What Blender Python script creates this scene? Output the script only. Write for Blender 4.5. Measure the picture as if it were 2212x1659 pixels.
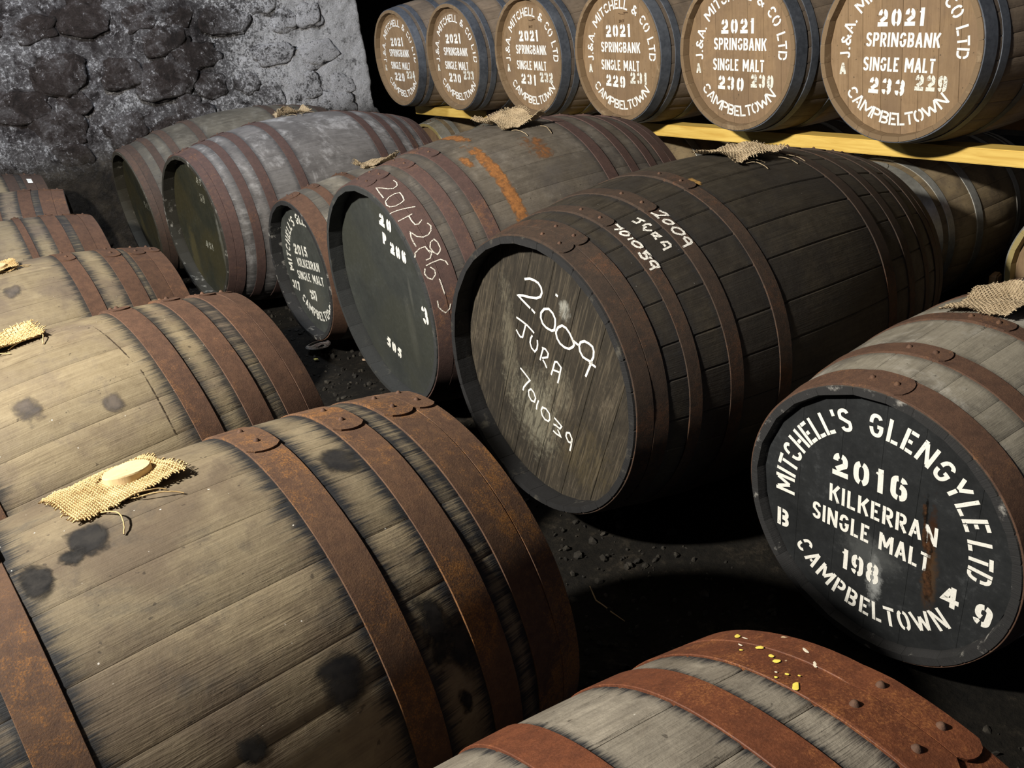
import bpy, bmesh, math, random
from mathutils import Vector, Matrix, Euler, noise
random.seed(7)
for o in list(bpy.data.objects): bpy.data.objects.remove(o)
S = bpy.context.scene; COL = S.collection; PI = math.pi

# ---------------------------------------------------------------- camera
F_PX, PSI, PITCH, ROLL, CAM_H = 1855.75, 1.02213, -0.4312, -0.12949, 1.3705
fw = Vector((math.cos(PSI)*math.cos(PITCH), math.sin(PSI)*math.cos(PITCH), math.sin(PITCH)))
rt = Vector((math.sin(PSI), -math.cos(PSI), 0)); up = rt.cross(fw)
r_ = math.cos(ROLL)*rt + math.sin(ROLL)*up; u_ = -math.sin(ROLL)*rt + math.cos(ROLL)*up
cd = bpy.data.cameras.new('camera'); cam = bpy.data.objects.new('camera', cd); COL.objects.link(cam)
cam.matrix_world = Matrix(((r_.x, u_.x, -fw.x, 0), (r_.y, u_.y, -fw.y, 0), (r_.z, u_.z, -fw.z, CAM_H), (0, 0, 0, 1)))
cd.sensor_fit = 'HORIZONTAL'; cd.sensor_width = 36; cd.lens = F_PX/2212*36; cd.clip_start = 0.02
S.camera = cam

# ---------------------------------------------------------------- light
W = bpy.data.worlds.new('cellar_air'); S.world = W; W.use_nodes = True
W.node_tree.nodes['Background'].inputs[0].default_value = (0.55, 0.66, 1.0, 1)
W.node_tree.nodes['Background'].inputs[1].default_value = 0.05
def area(name, loc, target, size, power, col):
    l = bpy.data.lights.new(name, 'AREA'); l.shape = 'DISK'; l.size = size; l.energy = power; l.color = col
    o = bpy.data.objects.new(name, l); COL.objects.link(o); o.location = loc
    o.rotation_euler = (Vector(target)-Vector(loc)).to_track_quat('-Z', 'Y').to_euler(); return o
area('flood_lamp', (-1.5, 1.45, 2.62), (2.5, 2.75, 2.58), 0.2, 228, (1.0, 0.94, 0.83))
area('back_lamp', (0.6, 4.3, 3.25), (1.3, 6.5, 1.1), 0.5, 62, (0.80, 0.88, 1.0))
S.view_settings.view_transform = 'Standard'; S.view_settings.look = 'None'
S.view_settings.exposure = 0.62; S.view_settings.gamma = 1.0; S.view_settings.use_curve_mapping = False

# ---------------------------------------------------------------- node helpers
class NT:
    def __init__(s, name):
        s.m = bpy.data.materials.new(name); s.m.use_nodes = True; s.t = s.m.node_tree
        s.b = s.t.nodes['Principled BSDF']; s.out = s.t.nodes['Material Output']
    def n(s, typ, **kw):
        nd = s.t.nodes.new('ShaderNode'+typ)
        for k, v in kw.items(): setattr(nd, k, v)
        return nd
    def set(s, sock, v):
        if isinstance(v, bpy.types.NodeSocket): s.t.links.new(v, sock)
        elif v is not None:
            if sock.type == 'RGBA' and len(v) == 3: v = (*v, 1)
            sock.default_value = v
    def math(s, op, a, b=0.0, c=None):
        nd = s.n('Math', operation=op); s.set(nd.inputs[0], a); s.set(nd.inputs[1], b)
        if c is not None: s.set(nd.inputs[2], c)
        return nd.outputs[0]
    def vmath(s, op, a, b):
        nd = s.n('VectorMath', operation=op); s.set(nd.inputs[0], a); s.set(nd.inputs[1], b); return nd.outputs[0]
    def mix(s, f, a, b, mode='MIX'):
        nd = s.n('Mix', data_type='RGBA', blend_type=mode); nd.clamp_factor = True
        s.set(nd.inputs[0], f); s.set(nd.inputs[6], a); s.set(nd.inputs[7], b); return nd.outputs[2]
    def noise(s, vec, scale, detail=4, rough=.55, dist=0):
        nd = s.n('TexNoise'); s.set(nd.inputs['Vector'], vec); nd.inputs['Scale'].default_value = scale
        nd.inputs['Detail'].default_value = detail; nd.inputs['Roughness'].default_value = rough
        nd.inputs['Distortion'].default_value = dist; return nd.outputs[0]
    def ss(s, v, a, b, o0=0., o1=1.):
        nd = s.n('MapRange', interpolation_type='SMOOTHSTEP'); s.set(nd.inputs[0], v)
        for i, q in enumerate((a, b, o0, o1)): s.set(nd.inputs[i+1], q)
        return nd.outputs[0]
    def lin(s, v, a, b, o0=0., o1=1.):
        nd = s.n('MapRange'); s.set(nd.inputs[0], v)
        for i, q in enumerate((a, b, o0, o1)): s.set(nd.inputs[i+1], q)
        return nd.outputs[0]
    def ramp(s, f, stops):
        nd = s.n('ValToRGB'); s.set(nd.inputs[0], f); e = nd.color_ramp.elements
        while len(e) < len(stops): e.new(.5)
        for k, (p, c) in enumerate(stops): e[k].position = p; e[k].color = (*c, 1)
        return nd.outputs[0]
    def uv(s, name='UVMap'): return s.n('UVMap', uv_map=name).outputs[0]
    def sep(s, v): nd = s.n('SeparateXYZ'); s.set(nd.inputs[0], v); return nd.outputs
    def comb(s, x, y, z=0.):
        nd = s.n('CombineXYZ')
        for i, q in enumerate((x, y, z)): s.set(nd.inputs[i], q)
        return nd.outputs[0]
    def attr(s, name): return s.n('Attribute', attribute_name=name).outputs['Fac']
    def rnd(s): return s.n('ObjectInfo').outputs['Random']
    def pos(s): return s.n('NewGeometry').outputs['Position']
    def bump(s, h, strength, dist=.002, normal=None):
        nd = s.n('Bump'); nd.inputs['Strength'].default_value = strength; nd.inputs['Distance'].default_value = dist
        s.set(nd.inputs['Height'], h)
        if normal is not None: s.set(nd.inputs['Normal'], normal)
        return nd.outputs[0]
    def done(s, col, rough=.8, normal=None, metal=0., alpha=None, spec=.4):
        s.set(s.b.inputs['Base Color'], col); s.set(s.b.inputs['Roughness'], rough); s.set(s.b.inputs['Metallic'], metal)
        s.set(s.b.inputs['Specular IOR Level'], spec)
        if normal is not None: s.set(s.b.inputs['Normal'], normal)
        if alpha is not None: s.set(s.b.inputs['Alpha'], alpha)
        return s.m

def wood(name, dark, mid, light, stain=(.012,.013,.016), stain_amt=1., patch=(.06,.045,.04), patch_amt=.5,
         mould=(.4,.4,.4), mould_amt=0., specks=.0, rough=.72, grain=1., tone=.3, seed=0., chime=None, chime_worn=(.3,.29,.27)):
    """weathered oak: grain along u, stave to stave tone, grime patches, iron stain creeping out from the hoops, mould"""
    t = NT(name); x, y, z = t.sep(t.uv()); r = t.rnd()
    x = t.math('ADD', x, t.math('MULTIPLY', r, 41.)); y = t.math('ADD', y, t.math('MULTIPLY', r, 17.))
    g1 = t.noise(t.comb(t.math('MULTIPLY', x, 4), t.math('MULTIPLY', y, 60), r), 1, 5, .62, .6)
    g2 = t.noise(t.comb(t.math('MULTIPLY', x, 16), t.math('MULTIPLY', y, 330), r), 1, 4, .6, .3)
    g3 = t.noise(t.comb(t.math('MULTIPLY', x, 60), t.math('MULTIPLY', y, 420), r), 1, 2, .5)
    p = t.vmath('ADD', t.pos(), (seed, seed*.7, 0.))
    b1 = t.noise(p, 6, 6, .62, .3); b2 = t.noise(p, 2.3, 5, .6, .5); b3 = t.noise(p, 26, 5, .65)
    b4 = t.noise(t.vmath('ADD', p, (7., 3., 1.)), 13, 7, .7, .6)
    v = t.math('ADD', t.math('ADD', t.math('MULTIPLY', g1, .32), t.math('MULTIPLY', b4, .28)), t.math('ADD', t.math('MULTIPLY', g2, .22), t.math('MULTIPLY', b3, .26)))
    col = t.ramp(t.lin(v, .3, .8), [(0.05, dark), (.45, mid), (.95, light)])
    tn = t.lin(r, 0, 1, 1-tone, 1+tone*.5)
    col = t.mix(1., col, t.comb(tn, tn, t.math('MULTIPLY', tn, .97)), 'MULTIPLY')
    pm = t.ss(t.math('ADD', t.math('MULTIPLY', b1, .6), t.math('MULTIPLY', b2, .5)), .50, .66)
    col = t.mix(t.math('MULTIPLY', pm, patch_amt), col, patch)
    pf = t.ss(t.math('ADD', t.math('MULTIPLY', b4, .6), t.math('ADD', t.math('MULTIPLY', b3, .3), t.math('MULTIPLY', b2, .2))), .56, .68)
    col = t.mix(t.math('MULTIPLY', pf, patch_amt*.75), col, tuple(c*.8 for c in patch))
    if mould_amt:
        mm = t.ss(t.math('ADD', t.math('MULTIPLY', t.noise(t.vmath('ADD', p, (9., 4., 2.)), 5, 8, .72, .8), .75), t.math('MULTIPLY', b3, .3)), .52, .68)
        col = t.mix(t.math('MULTIPLY', mm, mould_amt), col, mould)
    st = t.attr('stain')
    sm = t.ss(t.math('ADD', st, t.math('MULTIPLY', t.math('SUBTRACT', t.math('ADD', t.math('MULTIPLY', g2, .55), t.math('MULTIPLY', g1, .5)), .53), 1.9)), .34, .92)
    col = t.mix(t.math('MULTIPLY', sm, stain_amt), col, stain)
    pits = t.ss(t.noise(p, 90, 2, .5), .70, .76)
    col = t.mix(t.math('MULTIPLY', pits, .6), col, (.02, .015, .012))
    if specks:
        sp = t.ss(t.math('ADD', t.noise(t.vmath('ADD', p, (3., 1., 5.)), 150, 1, .5), t.lin(b2, .3, .7, -.05, .03)), .80, .815)
        col = t.mix(t.math('MULTIPLY', sp, specks), col, (.72, .7, .66))
    if chime is not None:
        en = t.attr('end'); cc = t.mix(t.ss(t.math('ADD', t.math('MULTIPLY', b3, .7), t.math('MULTIPLY', b1, .4)), .6, .72), chime, chime_worn)
        col = t.mix(en, col, cc)
    h = t.math('ADD', t.math('MULTIPLY', g2, .6), t.math('ADD', t.math('MULTIPLY', g1, .6), t.math('MULTIPLY', g3, .2)))
    nrm = t.bump(h, .55*grain, .0025, t.bump(b3, .35*grain, .004))
    return t.done(col, t.lin(b3, .3, .7, rough-.1, rough+.1), nrm, spec=.35)

def rust(name, base, dark, orange, orange_amt=.4, rough=.8, flecks=None, seed=0., cover=.55):
    t = NT(name); p = t.vmath('ADD', t.pos(), (seed, seed*.3, seed*.6)); r = t.rnd()
    n1 = t.noise(p, 4, 7, .68, .4); n2 = t.noise(p, 60, 6, .75); n3 = t.noise(p, 420, 4, .75); n4 = t.noise(p, 16, 5, .65)
    tn = t.lin(r, 0, 1, .86, 1.12)
    v = t.math('ADD', t.math('MULTIPLY', n2, .4), t.math('ADD', t.math('MULTIPLY', n3, .35), t.math('MULTIPLY', n4, .25)))
    col = t.mix(t.ss(v, .38, .62), dark, base)
    col = t.mix(1., col, t.comb(tn, tn, tn), 'MULTIPLY')
    om = t.ss(t.math('ADD', t.math('MULTIPLY', n1, .65), t.math('ADD', t.math('MULTIPLY', n2, .3), t.math('MULTIPLY', n3, .3))), cover+.06, cover+.2)
    col = t.mix(t.math('MULTIPLY', om, orange_amt), col, t.mix(t.ss(n3, .4, .62), tuple(c*.55 for c in orange), orange))
    bl = t.ss(t.math('ADD', t.math('MULTIPLY', n4, .6), t.math('MULTIPLY', n2, .4)), .58, .68); col = t.mix(t.math('MULTIPLY', bl, .45), col, tuple(c*.5 for c in dark))
    if flecks:
        fm = t.ss(t.noise(t.vmath('ADD', p, (5., 2., 8.)), 60, 2, .5), .745, .77); col = t.mix(fm, col, flecks)
    nrm = t.bump(n3, .5, .0012, t.bump(n2, .35, .002))
    return t.done(col, t.lin(n3, .3, .7, rough-.1, rough+.12), nrm, metal=0., spec=.3)

def steel(name, base, dark, rough=.35, metal=.8, seed=0.):
    t = NT(name); p = t.vmath('ADD', t.pos(), (seed, 0., 0.)); n1 = t.noise(p, 9, 5, .6); n2 = t.noise(p, 70, 4, .6)
    col = t.mix(t.lin(t.math('ADD', t.math('MULTIPLY', n1, .6), t.math('MULTIPLY', n2, .4)), .38, .66), dark, base)
    return t.done(col, t.lin(n1, .3, .7, rough-.08, rough+.12), t.bump(n2, .15, .001), metal=metal)

def painted(name, base, light, smears=(), rough=.5, grain=1., scuff=.25, moss=None, streak=0.):
    """paint over head boards; smears = (u, v, half width, half height, colour, amount) in metres on the head"""
    t = NT(name); uv = t.uv('HeadUV'); u, v, _ = t.sep(uv)
    x, y, z = t.sep(t.uv()); r = t.rnd()
    g = t.noise(t.comb(t.math('MULTIPLY', x, 9), t.math('MULTIPLY', y, 190), r), 1, 4, .6)
    n1 = t.noise(uv, 7, 6, .65, .4); n2 = t.noise(uv, 60, 5, .7)
    col = t.mix(t.lin(n1, .35, .7), base, light)
    sc = t.ss(t.math('ADD', t.math('MULTIPLY', n1, .5), t.math('MULTIPLY', n2, .55)), .56, .72)
    col = t.mix(t.math('MULTIPLY', sc, scuff), col, tuple(min(1, c*2.6+.02) for c in light))
    for (su, sv, w, h, c, a) in smears:
        du = t.math('DIVIDE', t.math('SUBTRACT', u, su), w); dv = t.math('DIVIDE', t.math('SUBTRACT', v, sv), h)
        d = t.math('SQRT', t.math('ADD', t.math('MULTIPLY', du, du), t.math('MULTIPLY', dv, dv)))
        m = t.ss(t.math('ADD', d, t.math('MULTIPLY', t.math('SUBTRACT', t.math('ADD', t.math('MULTIPLY', n2, .6), t.math('MULTIPLY', n1, .6)), .6), 2.6)), 1.1, .35)
        col = t.mix(t.math('MULTIPLY', m, a), col, c)
    if streak:
        g2 = t.noise(t.comb(t.math('MULTIPLY', x, 14), t.math('MULTIPLY', y, 120), r), 1, 6, .7, 1.2); tn = t.lin(r, 0, 1, .7, 1.2)
        col = t.mix(t.math('MULTIPLY', t.ss(g2, .56, .40), streak), col, base); col = t.mix(t.math('MULTIPLY', t.ss(g, .5, .66), streak*.5), col, tuple(c*2.6 for c in light))
        col = t.mix(1., col, t.comb(tn, tn, tn), 'MULTIPLY')
    if moss: col = t.mix(t.math('MULTIPLY', t.ss(t.noise(uv, 3, 5, .6), .4, .62), .7), col, moss)
    nrm = t.bump(t.math('ADD', t.math('MULTIPLY', g, .6), t.math('MULTIPLY', n2, .6)), .3*grain, .0015)
    return t.done(col, t.lin(n2, .3, .7, rough-.08, rough+.12), nrm)

def paint_white(name, col, wear=.4, fine=70, chalk=False):
    t = NT(name); p = t.pos(); n = t.noise(p, fine, 4, .7); n2 = t.noise(p, fine*5, 2, .6)
    v = t.math('ADD', t.math('MULTIPLY', n, .6), t.math('MULTIPLY', n2, .4))
    a = t.ss(v, wear-.06, wear+.05)
    return t.done(t.mix(t.lin(n2, .3, .7), tuple(c*.82 for c in col), col), .7, None, alpha=a, spec=.2)

def decal_mat(name, col, col2, cover=.5, scale=30., soft=.18, stretch=1., edge=1.4):
    """stain with ragged edges: UV runs 0..1 over the patch"""
    t = NT(name); x, y, _ = t.sep(t.uv()); p = t.pos()
    dx = t.math('ABSOLUTE', t.math('SUBTRACT', t.math('MULTIPLY', x, 2.), 1.)); dy = t.math('ABSOLUTE', t.math('SUBTRACT', t.math('MULTIPLY', y, 2.), 1.))
    d = t.math('POWER', t.math('MINIMUM', t.math('ADD', t.math('POWER', dx, edge*2), t.math('POWER', dy, edge*2)), 1.), .8)
    n = t.noise(p, scale, 6, .68, .5)
    n = t.math('MULTIPLY_ADD', n, 1.7, -.35)
    a = t.ss(t.math('SUBTRACT', t.math('ADD', n, cover-.5), t.math('MULTIPLY', d, .5)), .42-soft*.5, .42+soft*.5)
    return t.done(t.mix(t.lin(t.noise(p, scale*3, 4, .6), .35, .65), col, col2), .85, None, alpha=a, spec=.2)

# ---------------------------------------------------------------- object helpers
def link(name, mesh, mat=None, parent=None, loc=None, rot=None):
    o = bpy.data.objects.new(name, mesh); COL.objects.link(o)
    if mat is not None and not mesh.materials: mesh.materials.append(mat)
    if parent is not None: o.parent = parent
    if loc is not None: o.location = loc
    if rot is not None: o.rotation_euler = rot
    return o
def mesh(name, verts, faces, smooth=True, sharp=None):
    m = bpy.data.meshes.new(name); m.from_pydata([tuple(v) for v in verts], [], faces); m.update()
    if smooth: m.polygons.foreach_set('use_smooth', [True]*len(m.polygons))
    if sharp is not None: m.set_sharp_from_angle(angle=sharp)
    return m
def add_uv(m, coords, name='UVMap'):
    l = m.uv_layers.new(name=name); idx = [0]*len(m.loops); m.loops.foreach_get('vertex_index', idx)
    l.data.foreach_set('uv', [c for i in idx for c in coords[i]])
def tag(o, label, cat, group=None, kind=None):
    if label: o['label'] = label
    if cat: o['category'] = cat
    if group: o['group'] = group
    if kind: o['kind'] = kind
    return o
def empty(name, mat4):
    o = bpy.data.objects.new(name, None); COL.objects.link(o); o.matrix_world = mat4; o.empty_display_size = .1; return o
def box_mesh(name, sx, sy, sz, bev=.004, seg=1, jitter=0.):
    bm = bmesh.new(); bmesh.ops.create_cube(bm, size=1); bmesh.ops.scale(bm, vec=(sx, sy, sz), verts=bm.verts)
    if jitter: 
        bmesh.ops.subdivide_edges(bm, edges=bm.edges, cuts=3, use_grid_fill=True)
        for v in bm.verts: v.co += Vector((random.uniform(-1, 1), random.uniform(-1, 1), random.uniform(-1, 1)))*jitter
    elif bev: bmesh.ops.bevel(bm, geom=bm.edges, offset=bev, segments=seg, affect='EDGES')
    m = bpy.data.meshes.new(name); bm.to_mesh(m); bm.free(); m.set_sharp_from_angle(angle=.6)
    return m
# ---------------------------------------------------------------- barrels
class Barrel:
    """a cask lying on its side; local x = axis (towards +x), y = sideways, z = up, origin under the bilge"""
    def __init__(s, x, y, z, yaw, tilt, L, Rh, Rb, k=1.):
        c = Vector((x, y, z)); cam_p = Vector((0, 0, CAM_H)); c = cam_p + (c-cam_p)*k
        s.L, s.Rh, s.Rb = L*k, Rh*k, Rb*k
        a = Vector((math.cos(yaw)*math.cos(tilt), math.sin(yaw)*math.cos(tilt), math.sin(tilt))); sd = Vector((-math.sin(yaw), math.cos(yaw), 0)); u = a.cross(sd)
        base = c-u*s.Rb
        s.M = Matrix(((a.x, sd.x, u.x, base.x), (a.y, sd.y, u.y, base.y), (a.z, sd.z, u.z, base.z), (0, 0, 0, 1)))
        s.c = c; s.off = (0, 0, s.Rb)
    def r(s, t): return s.Rh + (s.Rb-s.Rh)*(1-(2*t-1)**2)
    def p(s, t, th, ex=0.):          # centre-based local point; th in degrees
        q = math.radians(th); r = s.r(t)+ex
        return Vector((s.L*(t-.5), r*math.cos(q), r*math.sin(q)))
    def head(s, u, v, rec):          # point on the head that faces -x, u to the viewer's right
        return Vector((-s.L/2+rec, -u, v))

def stave_mesh(b, w, nL, hoops, thick=.027, rec=.05, reach=.035, groove=(.0005, .0022)):
    """one stave: curved outer face with eased edges, inner face, bevelled ends; w = angular width"""
    ts = [i/nL for i in range(nL+1)]; ts = sorted(set(ts+[rec*.4/b.L, rec/b.L, 1-rec/b.L, 1-rec*.4/b.L]))
    g = groove[0]/b.Rb; g2 = (groove[0]+.0035)/b.Rb
    prof = [(-w/2+g, -groove[1]), (-w/2+g2, -.0001), (-w/6, 0), (w/6, 0), (w/2-g2, -.0001), (w/2-g, -groove[1])]
    V, uv, st, en, F = [], [], [], [], []; n = 8
    for t in ts:
        d = min(t, 1-t)*b.L; th = thick if d > rec*.9 else thick*.62+.38*thick*(d/rec)
        e = -.0015*max(0, 1-d/.006); r = b.r(t); xx = b.L*(t-.5)
        row = [(ph, r+dr+e) for ph, dr in prof]+[(w/2-g, r-th), (-w/2+g, r-th)]
        dist = 9.
        for h in hoops:
            if h[0] <= t <= h[1]: dist = 0
            else: dist = min(dist, min(abs(t-h[0]), abs(t-h[1]))*b.L)
        for k, (ph, rr) in enumerate(row):
            V.append((xx, rr*math.sin(ph), rr*math.cos(ph))); uv.append((xx, ph*b.Rb)); st.append(math.exp(-dist/reach) if k < 6 else .3); en.append(1. if k > 5 or min(t, 1-t)*b.L < .004 else 0.)
    for i in range(len(ts)-1):
        for k in range(n):
            a, c = i*n+k, i*n+(k+1) % n; F.append((a, a+n, c+n, c))
    F.append(tuple(range(n))); F.append(tuple(reversed(range((len(ts)-1)*n, len(ts)*n))))
    m = mesh('stave', V, F, True, .5); add_uv(m, uv)
    m.attributes.new('stain', 'FLOAT', 'POINT').data.foreach_set('value', st)
    m.attributes.new('end', 'FLOAT', 'POINT').data.foreach_set('value', en); return m

def hoop_mesh(b, ta, tb, lap=None, th=.0024, seg=112, lap_deg=20, lap_h=.0032, clock=1):
    """flat iron hoop, slightly conical, with the riveted overlap ending in a rounded tongue at angle lap"""
    r0, r1 = b.r(ta), b.r(tb); x0, x1 = b.L*(ta-.5), b.L*(tb-.5)
    V, F = [], []; ease = .0007
    prof = [(x0, r0-.003), (x0, r0+th-ease), (x0+ease, r0+th), (x1-ease, r1+th), (x1, r1+th-ease), (x1, r1-.003)]
    n = len(prof)
    for i in range(seg):
        q = 2*PI*i/seg; c, s_ = math.cos(q), math.sin(q); wob = .0005*math.sin(5*q+ta*40)+.0004*math.sin(11*q+ta*70)
        V += [(x, (r+wob)*c, (r+wob)*s_) for x, r in prof]
    for i in range(seg):
        j = (i+1) % seg
        for k in range(n-1): F.append((i*n+k, i*n+k+1, j*n+k+1, j*n+k))
    if lap is not None:
        base = len(V); nn = 18; mrow = 7; tong = (x1-x0)*.34
        for i in range(nn+1):
            f = i/nn
            for k in range(mrow):
                s2 = k/(mrow-1)*2-1; rm = (r0+r1)/2+(r1-r0)/2*s2
                bulge = tong*math.sqrt(max(0, 1-(s2*.97)**2)) - tong
                ang = math.radians(lap-lap_deg*(1-f)) + bulge*f/rm
                x = x0+(x1-x0)*(.5+.5*s2*.985)
                h = lap_h*min(1, .15+f*3); rr = rm+th+h
                V.append((x, rr*math.cos(ang), rr*math.sin(ang)))
        for i in range(nn):
            for k in range(mrow-1): F.append((base+i*mrow+k, base+(i+1)*mrow+k, base+(i+1)*mrow+k+1, base+i*mrow+k+1))
        # skirt round the tongue
        loop = [base+i*mrow for i in range(nn+1)]+[base+nn*mrow+k for k in range(1, mrow)]+[base+i*mrow+mrow-1 for i in range(nn-1, -1, -1)]
        sk = len(V)
        for li in loop:
            v = Vector(V[li]); rr = math.hypot(v.y, v.z); f = (rr-lap_h-.001)/rr; V.append((v.x, v.y*f, v.z*f))
        for i in range(len(loop)-1): F.append((loop[i], sk+i, sk+i+1, loop[i+1]))
    m = mesh('hoop', V, F, True, .45)
    bm = bmesh.new(); bm.from_mesh(m); bmesh.ops.recalc_face_normals(bm, faces=bm.faces); bm.to_mesh(m); bm.free()
    return m

RIVET = None
def rivet_mesh():
    global RIVET
    if RIVET is None:
        V, F = [], []; n = 12
        rows = [(1.05, -.1), (1., .1), (.84, .42), (.55, .78), (.22, .98)]
        for r, h in rows: V += [(r*math.cos(2*PI*i/n), r*math.sin(2*PI*i/n), h) for i in range(n)]
        V.append((0, 0, 1.02))
        for k in range(len(rows)-1):
            for i in range(n): F.append((k*n+i, k*n+(i+1) % n, (k+1)*n+(i+1) % n, (k+1)*n+i))
        for i in range(n): F.append(((len(rows)-1)*n+i, (len(rows)-1)*n+(i+1) % n, len(V)-1))
        RIVET = mesh('rivet', V, F)
    return RIVET

def board_mesh(x0, x1, R, thick=.018, ease=.0016, ny=26, gap=.0009):
    """one head board between x0 and x1 of a disc of radius R; front face at z=0 looking along +z, length along y"""
    V, uv, hd, F = [], [], [], []
    xs0, xs1 = max(-R*.999, x0+gap), min(R*.999, x1-gap); w = xs1-xs0
    cols = [(xs0, -ease*1.3), (xs0+ease, 0), (xs0+w*.33, 0), (xs0+w*.66, 0), (xs1-ease, 0), (xs1, -ease*1.3)]
    nc = len(cols)
    for j in range(ny+1):
        f = j/ny*2-1
        for x, z in cols:
            ym = math.sqrt(max(0, R*R-x*x)); V.append((x, ym*f, z)); uv.append((ym*f, x)); hd.append((x, ym*f))
    for j in range(ny):
        for k in range(nc-1): a = j*nc+k; F.append((a, a+1, a+nc+1, a+nc))
    top = len(V)
    for j in (0, ny):
        for k in range(nc): v = V[j*nc+k]; V.append((v[0], v[1], -thick)); uv.append(uv[j*nc+k]); hd.append(hd[j*nc+k])
    for k in range(nc-1):
        F.append((top+k, top+k+1, k+1, k)); F.append((ny*nc+k, ny*nc+k+1, top+nc+k+1, top+nc+k))
    m = mesh('head_board', V, F, True, .5); add_uv(m, uv); return m, hd

def make_barrel(name, b, label, cat, group, stave_m, hoop_m, hoops, n_staves=27, nL=40, head_m=None, head_dir=90., head_rec=.05,
                boards=6, lap=90., rivets=2, riv_r=.0055, lap_h=.0032, reach=.035, seed=1, laps=None, rivet_m=None, hoop_ms=None, far_head=False, hoop_th=.0024, rivet_hoops=None, bung_r=.026, bung=None, groove=(.0005, .0022), bgap=(.0004, .001)):
    rng = random.Random(seed); root = empty(name, b.M); tag(root, label, cat, group)
    off = b.off
    # staves in three widths
    wid = [1., .78, 1.22]; seq = [rng.choice((0, 0, 1, 2)) for _ in range(n_staves)]
    unit = 2*PI/sum(wid[k] for k in seq); ms = [stave_mesh(b, unit*w, nL, hoops, reach=reach, rec=head_rec, groove=groove) for w in wid]
    for m in ms: m.materials.append(stave_m)
    ang = rng.uniform(0, 1)
    for k in seq:
        ang += unit*wid[k]/2
        o = bpy.data.objects.new('stave', ms[k]); COL.objects.link(o); o.parent = root; o.location = off
        o.rotation_euler = (ang, 0, 0); ang += unit*wid[k]/2
    # hoops
    hs = []
    for i, (ta, tb) in enumerate(hoops):
        lp = (laps[i] if laps else lap+rng.uniform(-2.5, 2.5)) if lap is not None else None
        hm = hoop_mesh(b, ta, tb, lp, lap_h=lap_h, th=hoop_th)
        mt = hoop_ms[i] if hoop_ms else hoop_m
        ho = link('hoop', hm, mt, root, off); hs.append(ho)
        if lp is not None and rivets and (rivet_hoops is None or i in rivet_hoops):
            for q in range(rivets):
                tm = (ta+tb)/2; th = lp-5.5-q*9.5; pt = b.p(tm, th, hoop_th+lap_h-.0005)
                rv = bpy.data.objects.new('rivet', rivet_mesh()); COL.objects.link(rv); rv.parent = ho; rv.location = pt
                nrm = Vector((0, math.cos(math.radians(th)), math.sin(math.radians(th))))
                rv.rotation_euler = nrm.to_track_quat('Z', 'Y').to_euler(); rv.scale = (riv_r,)*3
                if not rivet_mesh().materials: rivet_mesh().materials.append(rivet_m or mt)
    # heads
    if head_m:
        for side in ((0, 1) if far_head else (0,)):
            R = b.r(head_rec/b.L)-.0235
            a = math.radians(head_dir-90)
            edges = [-R]; w = 2*R/boards
            for i in range(1, boards): edges.append(-R+w*i+rng.uniform(-.12, .12)*w)
            edges.append(R)
            for i in range(boards):
                m, hd = board_mesh(edges[i], edges[i+1], R, gap=bgap[0], ease=bgap[1])
                ca, sa = math.cos(a), math.sin(a)
                add_uv(m, [(x*ca-y*sa, x*sa+y*ca) for x, y in hd], 'HeadUV')
                o = link('head_board', m, head_m, root)
                if side == 0: X, Z = Vector((-math.sin(0)*0, -1, 0)), Vector((-1, 0, 0))
                # board axes: x -> viewer right (-y), y -> up, z -> out of the head (-x)
                B = Matrix(((0, 0, -1), (-1, 0, 0), (0, 1, 0))) if side == 0 else Matrix(((0, 0, 1), (1, 0, 0), (0, 1, 0)))
                B = B @ Matrix.Rotation(a, 3, 'Z')
                o.rotation_euler = B.to_euler()
                o.location = (-(b.L/2-head_rec) if side == 0 else b.L/2-head_rec, 0, b.Rb)
    return root, hs

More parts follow.
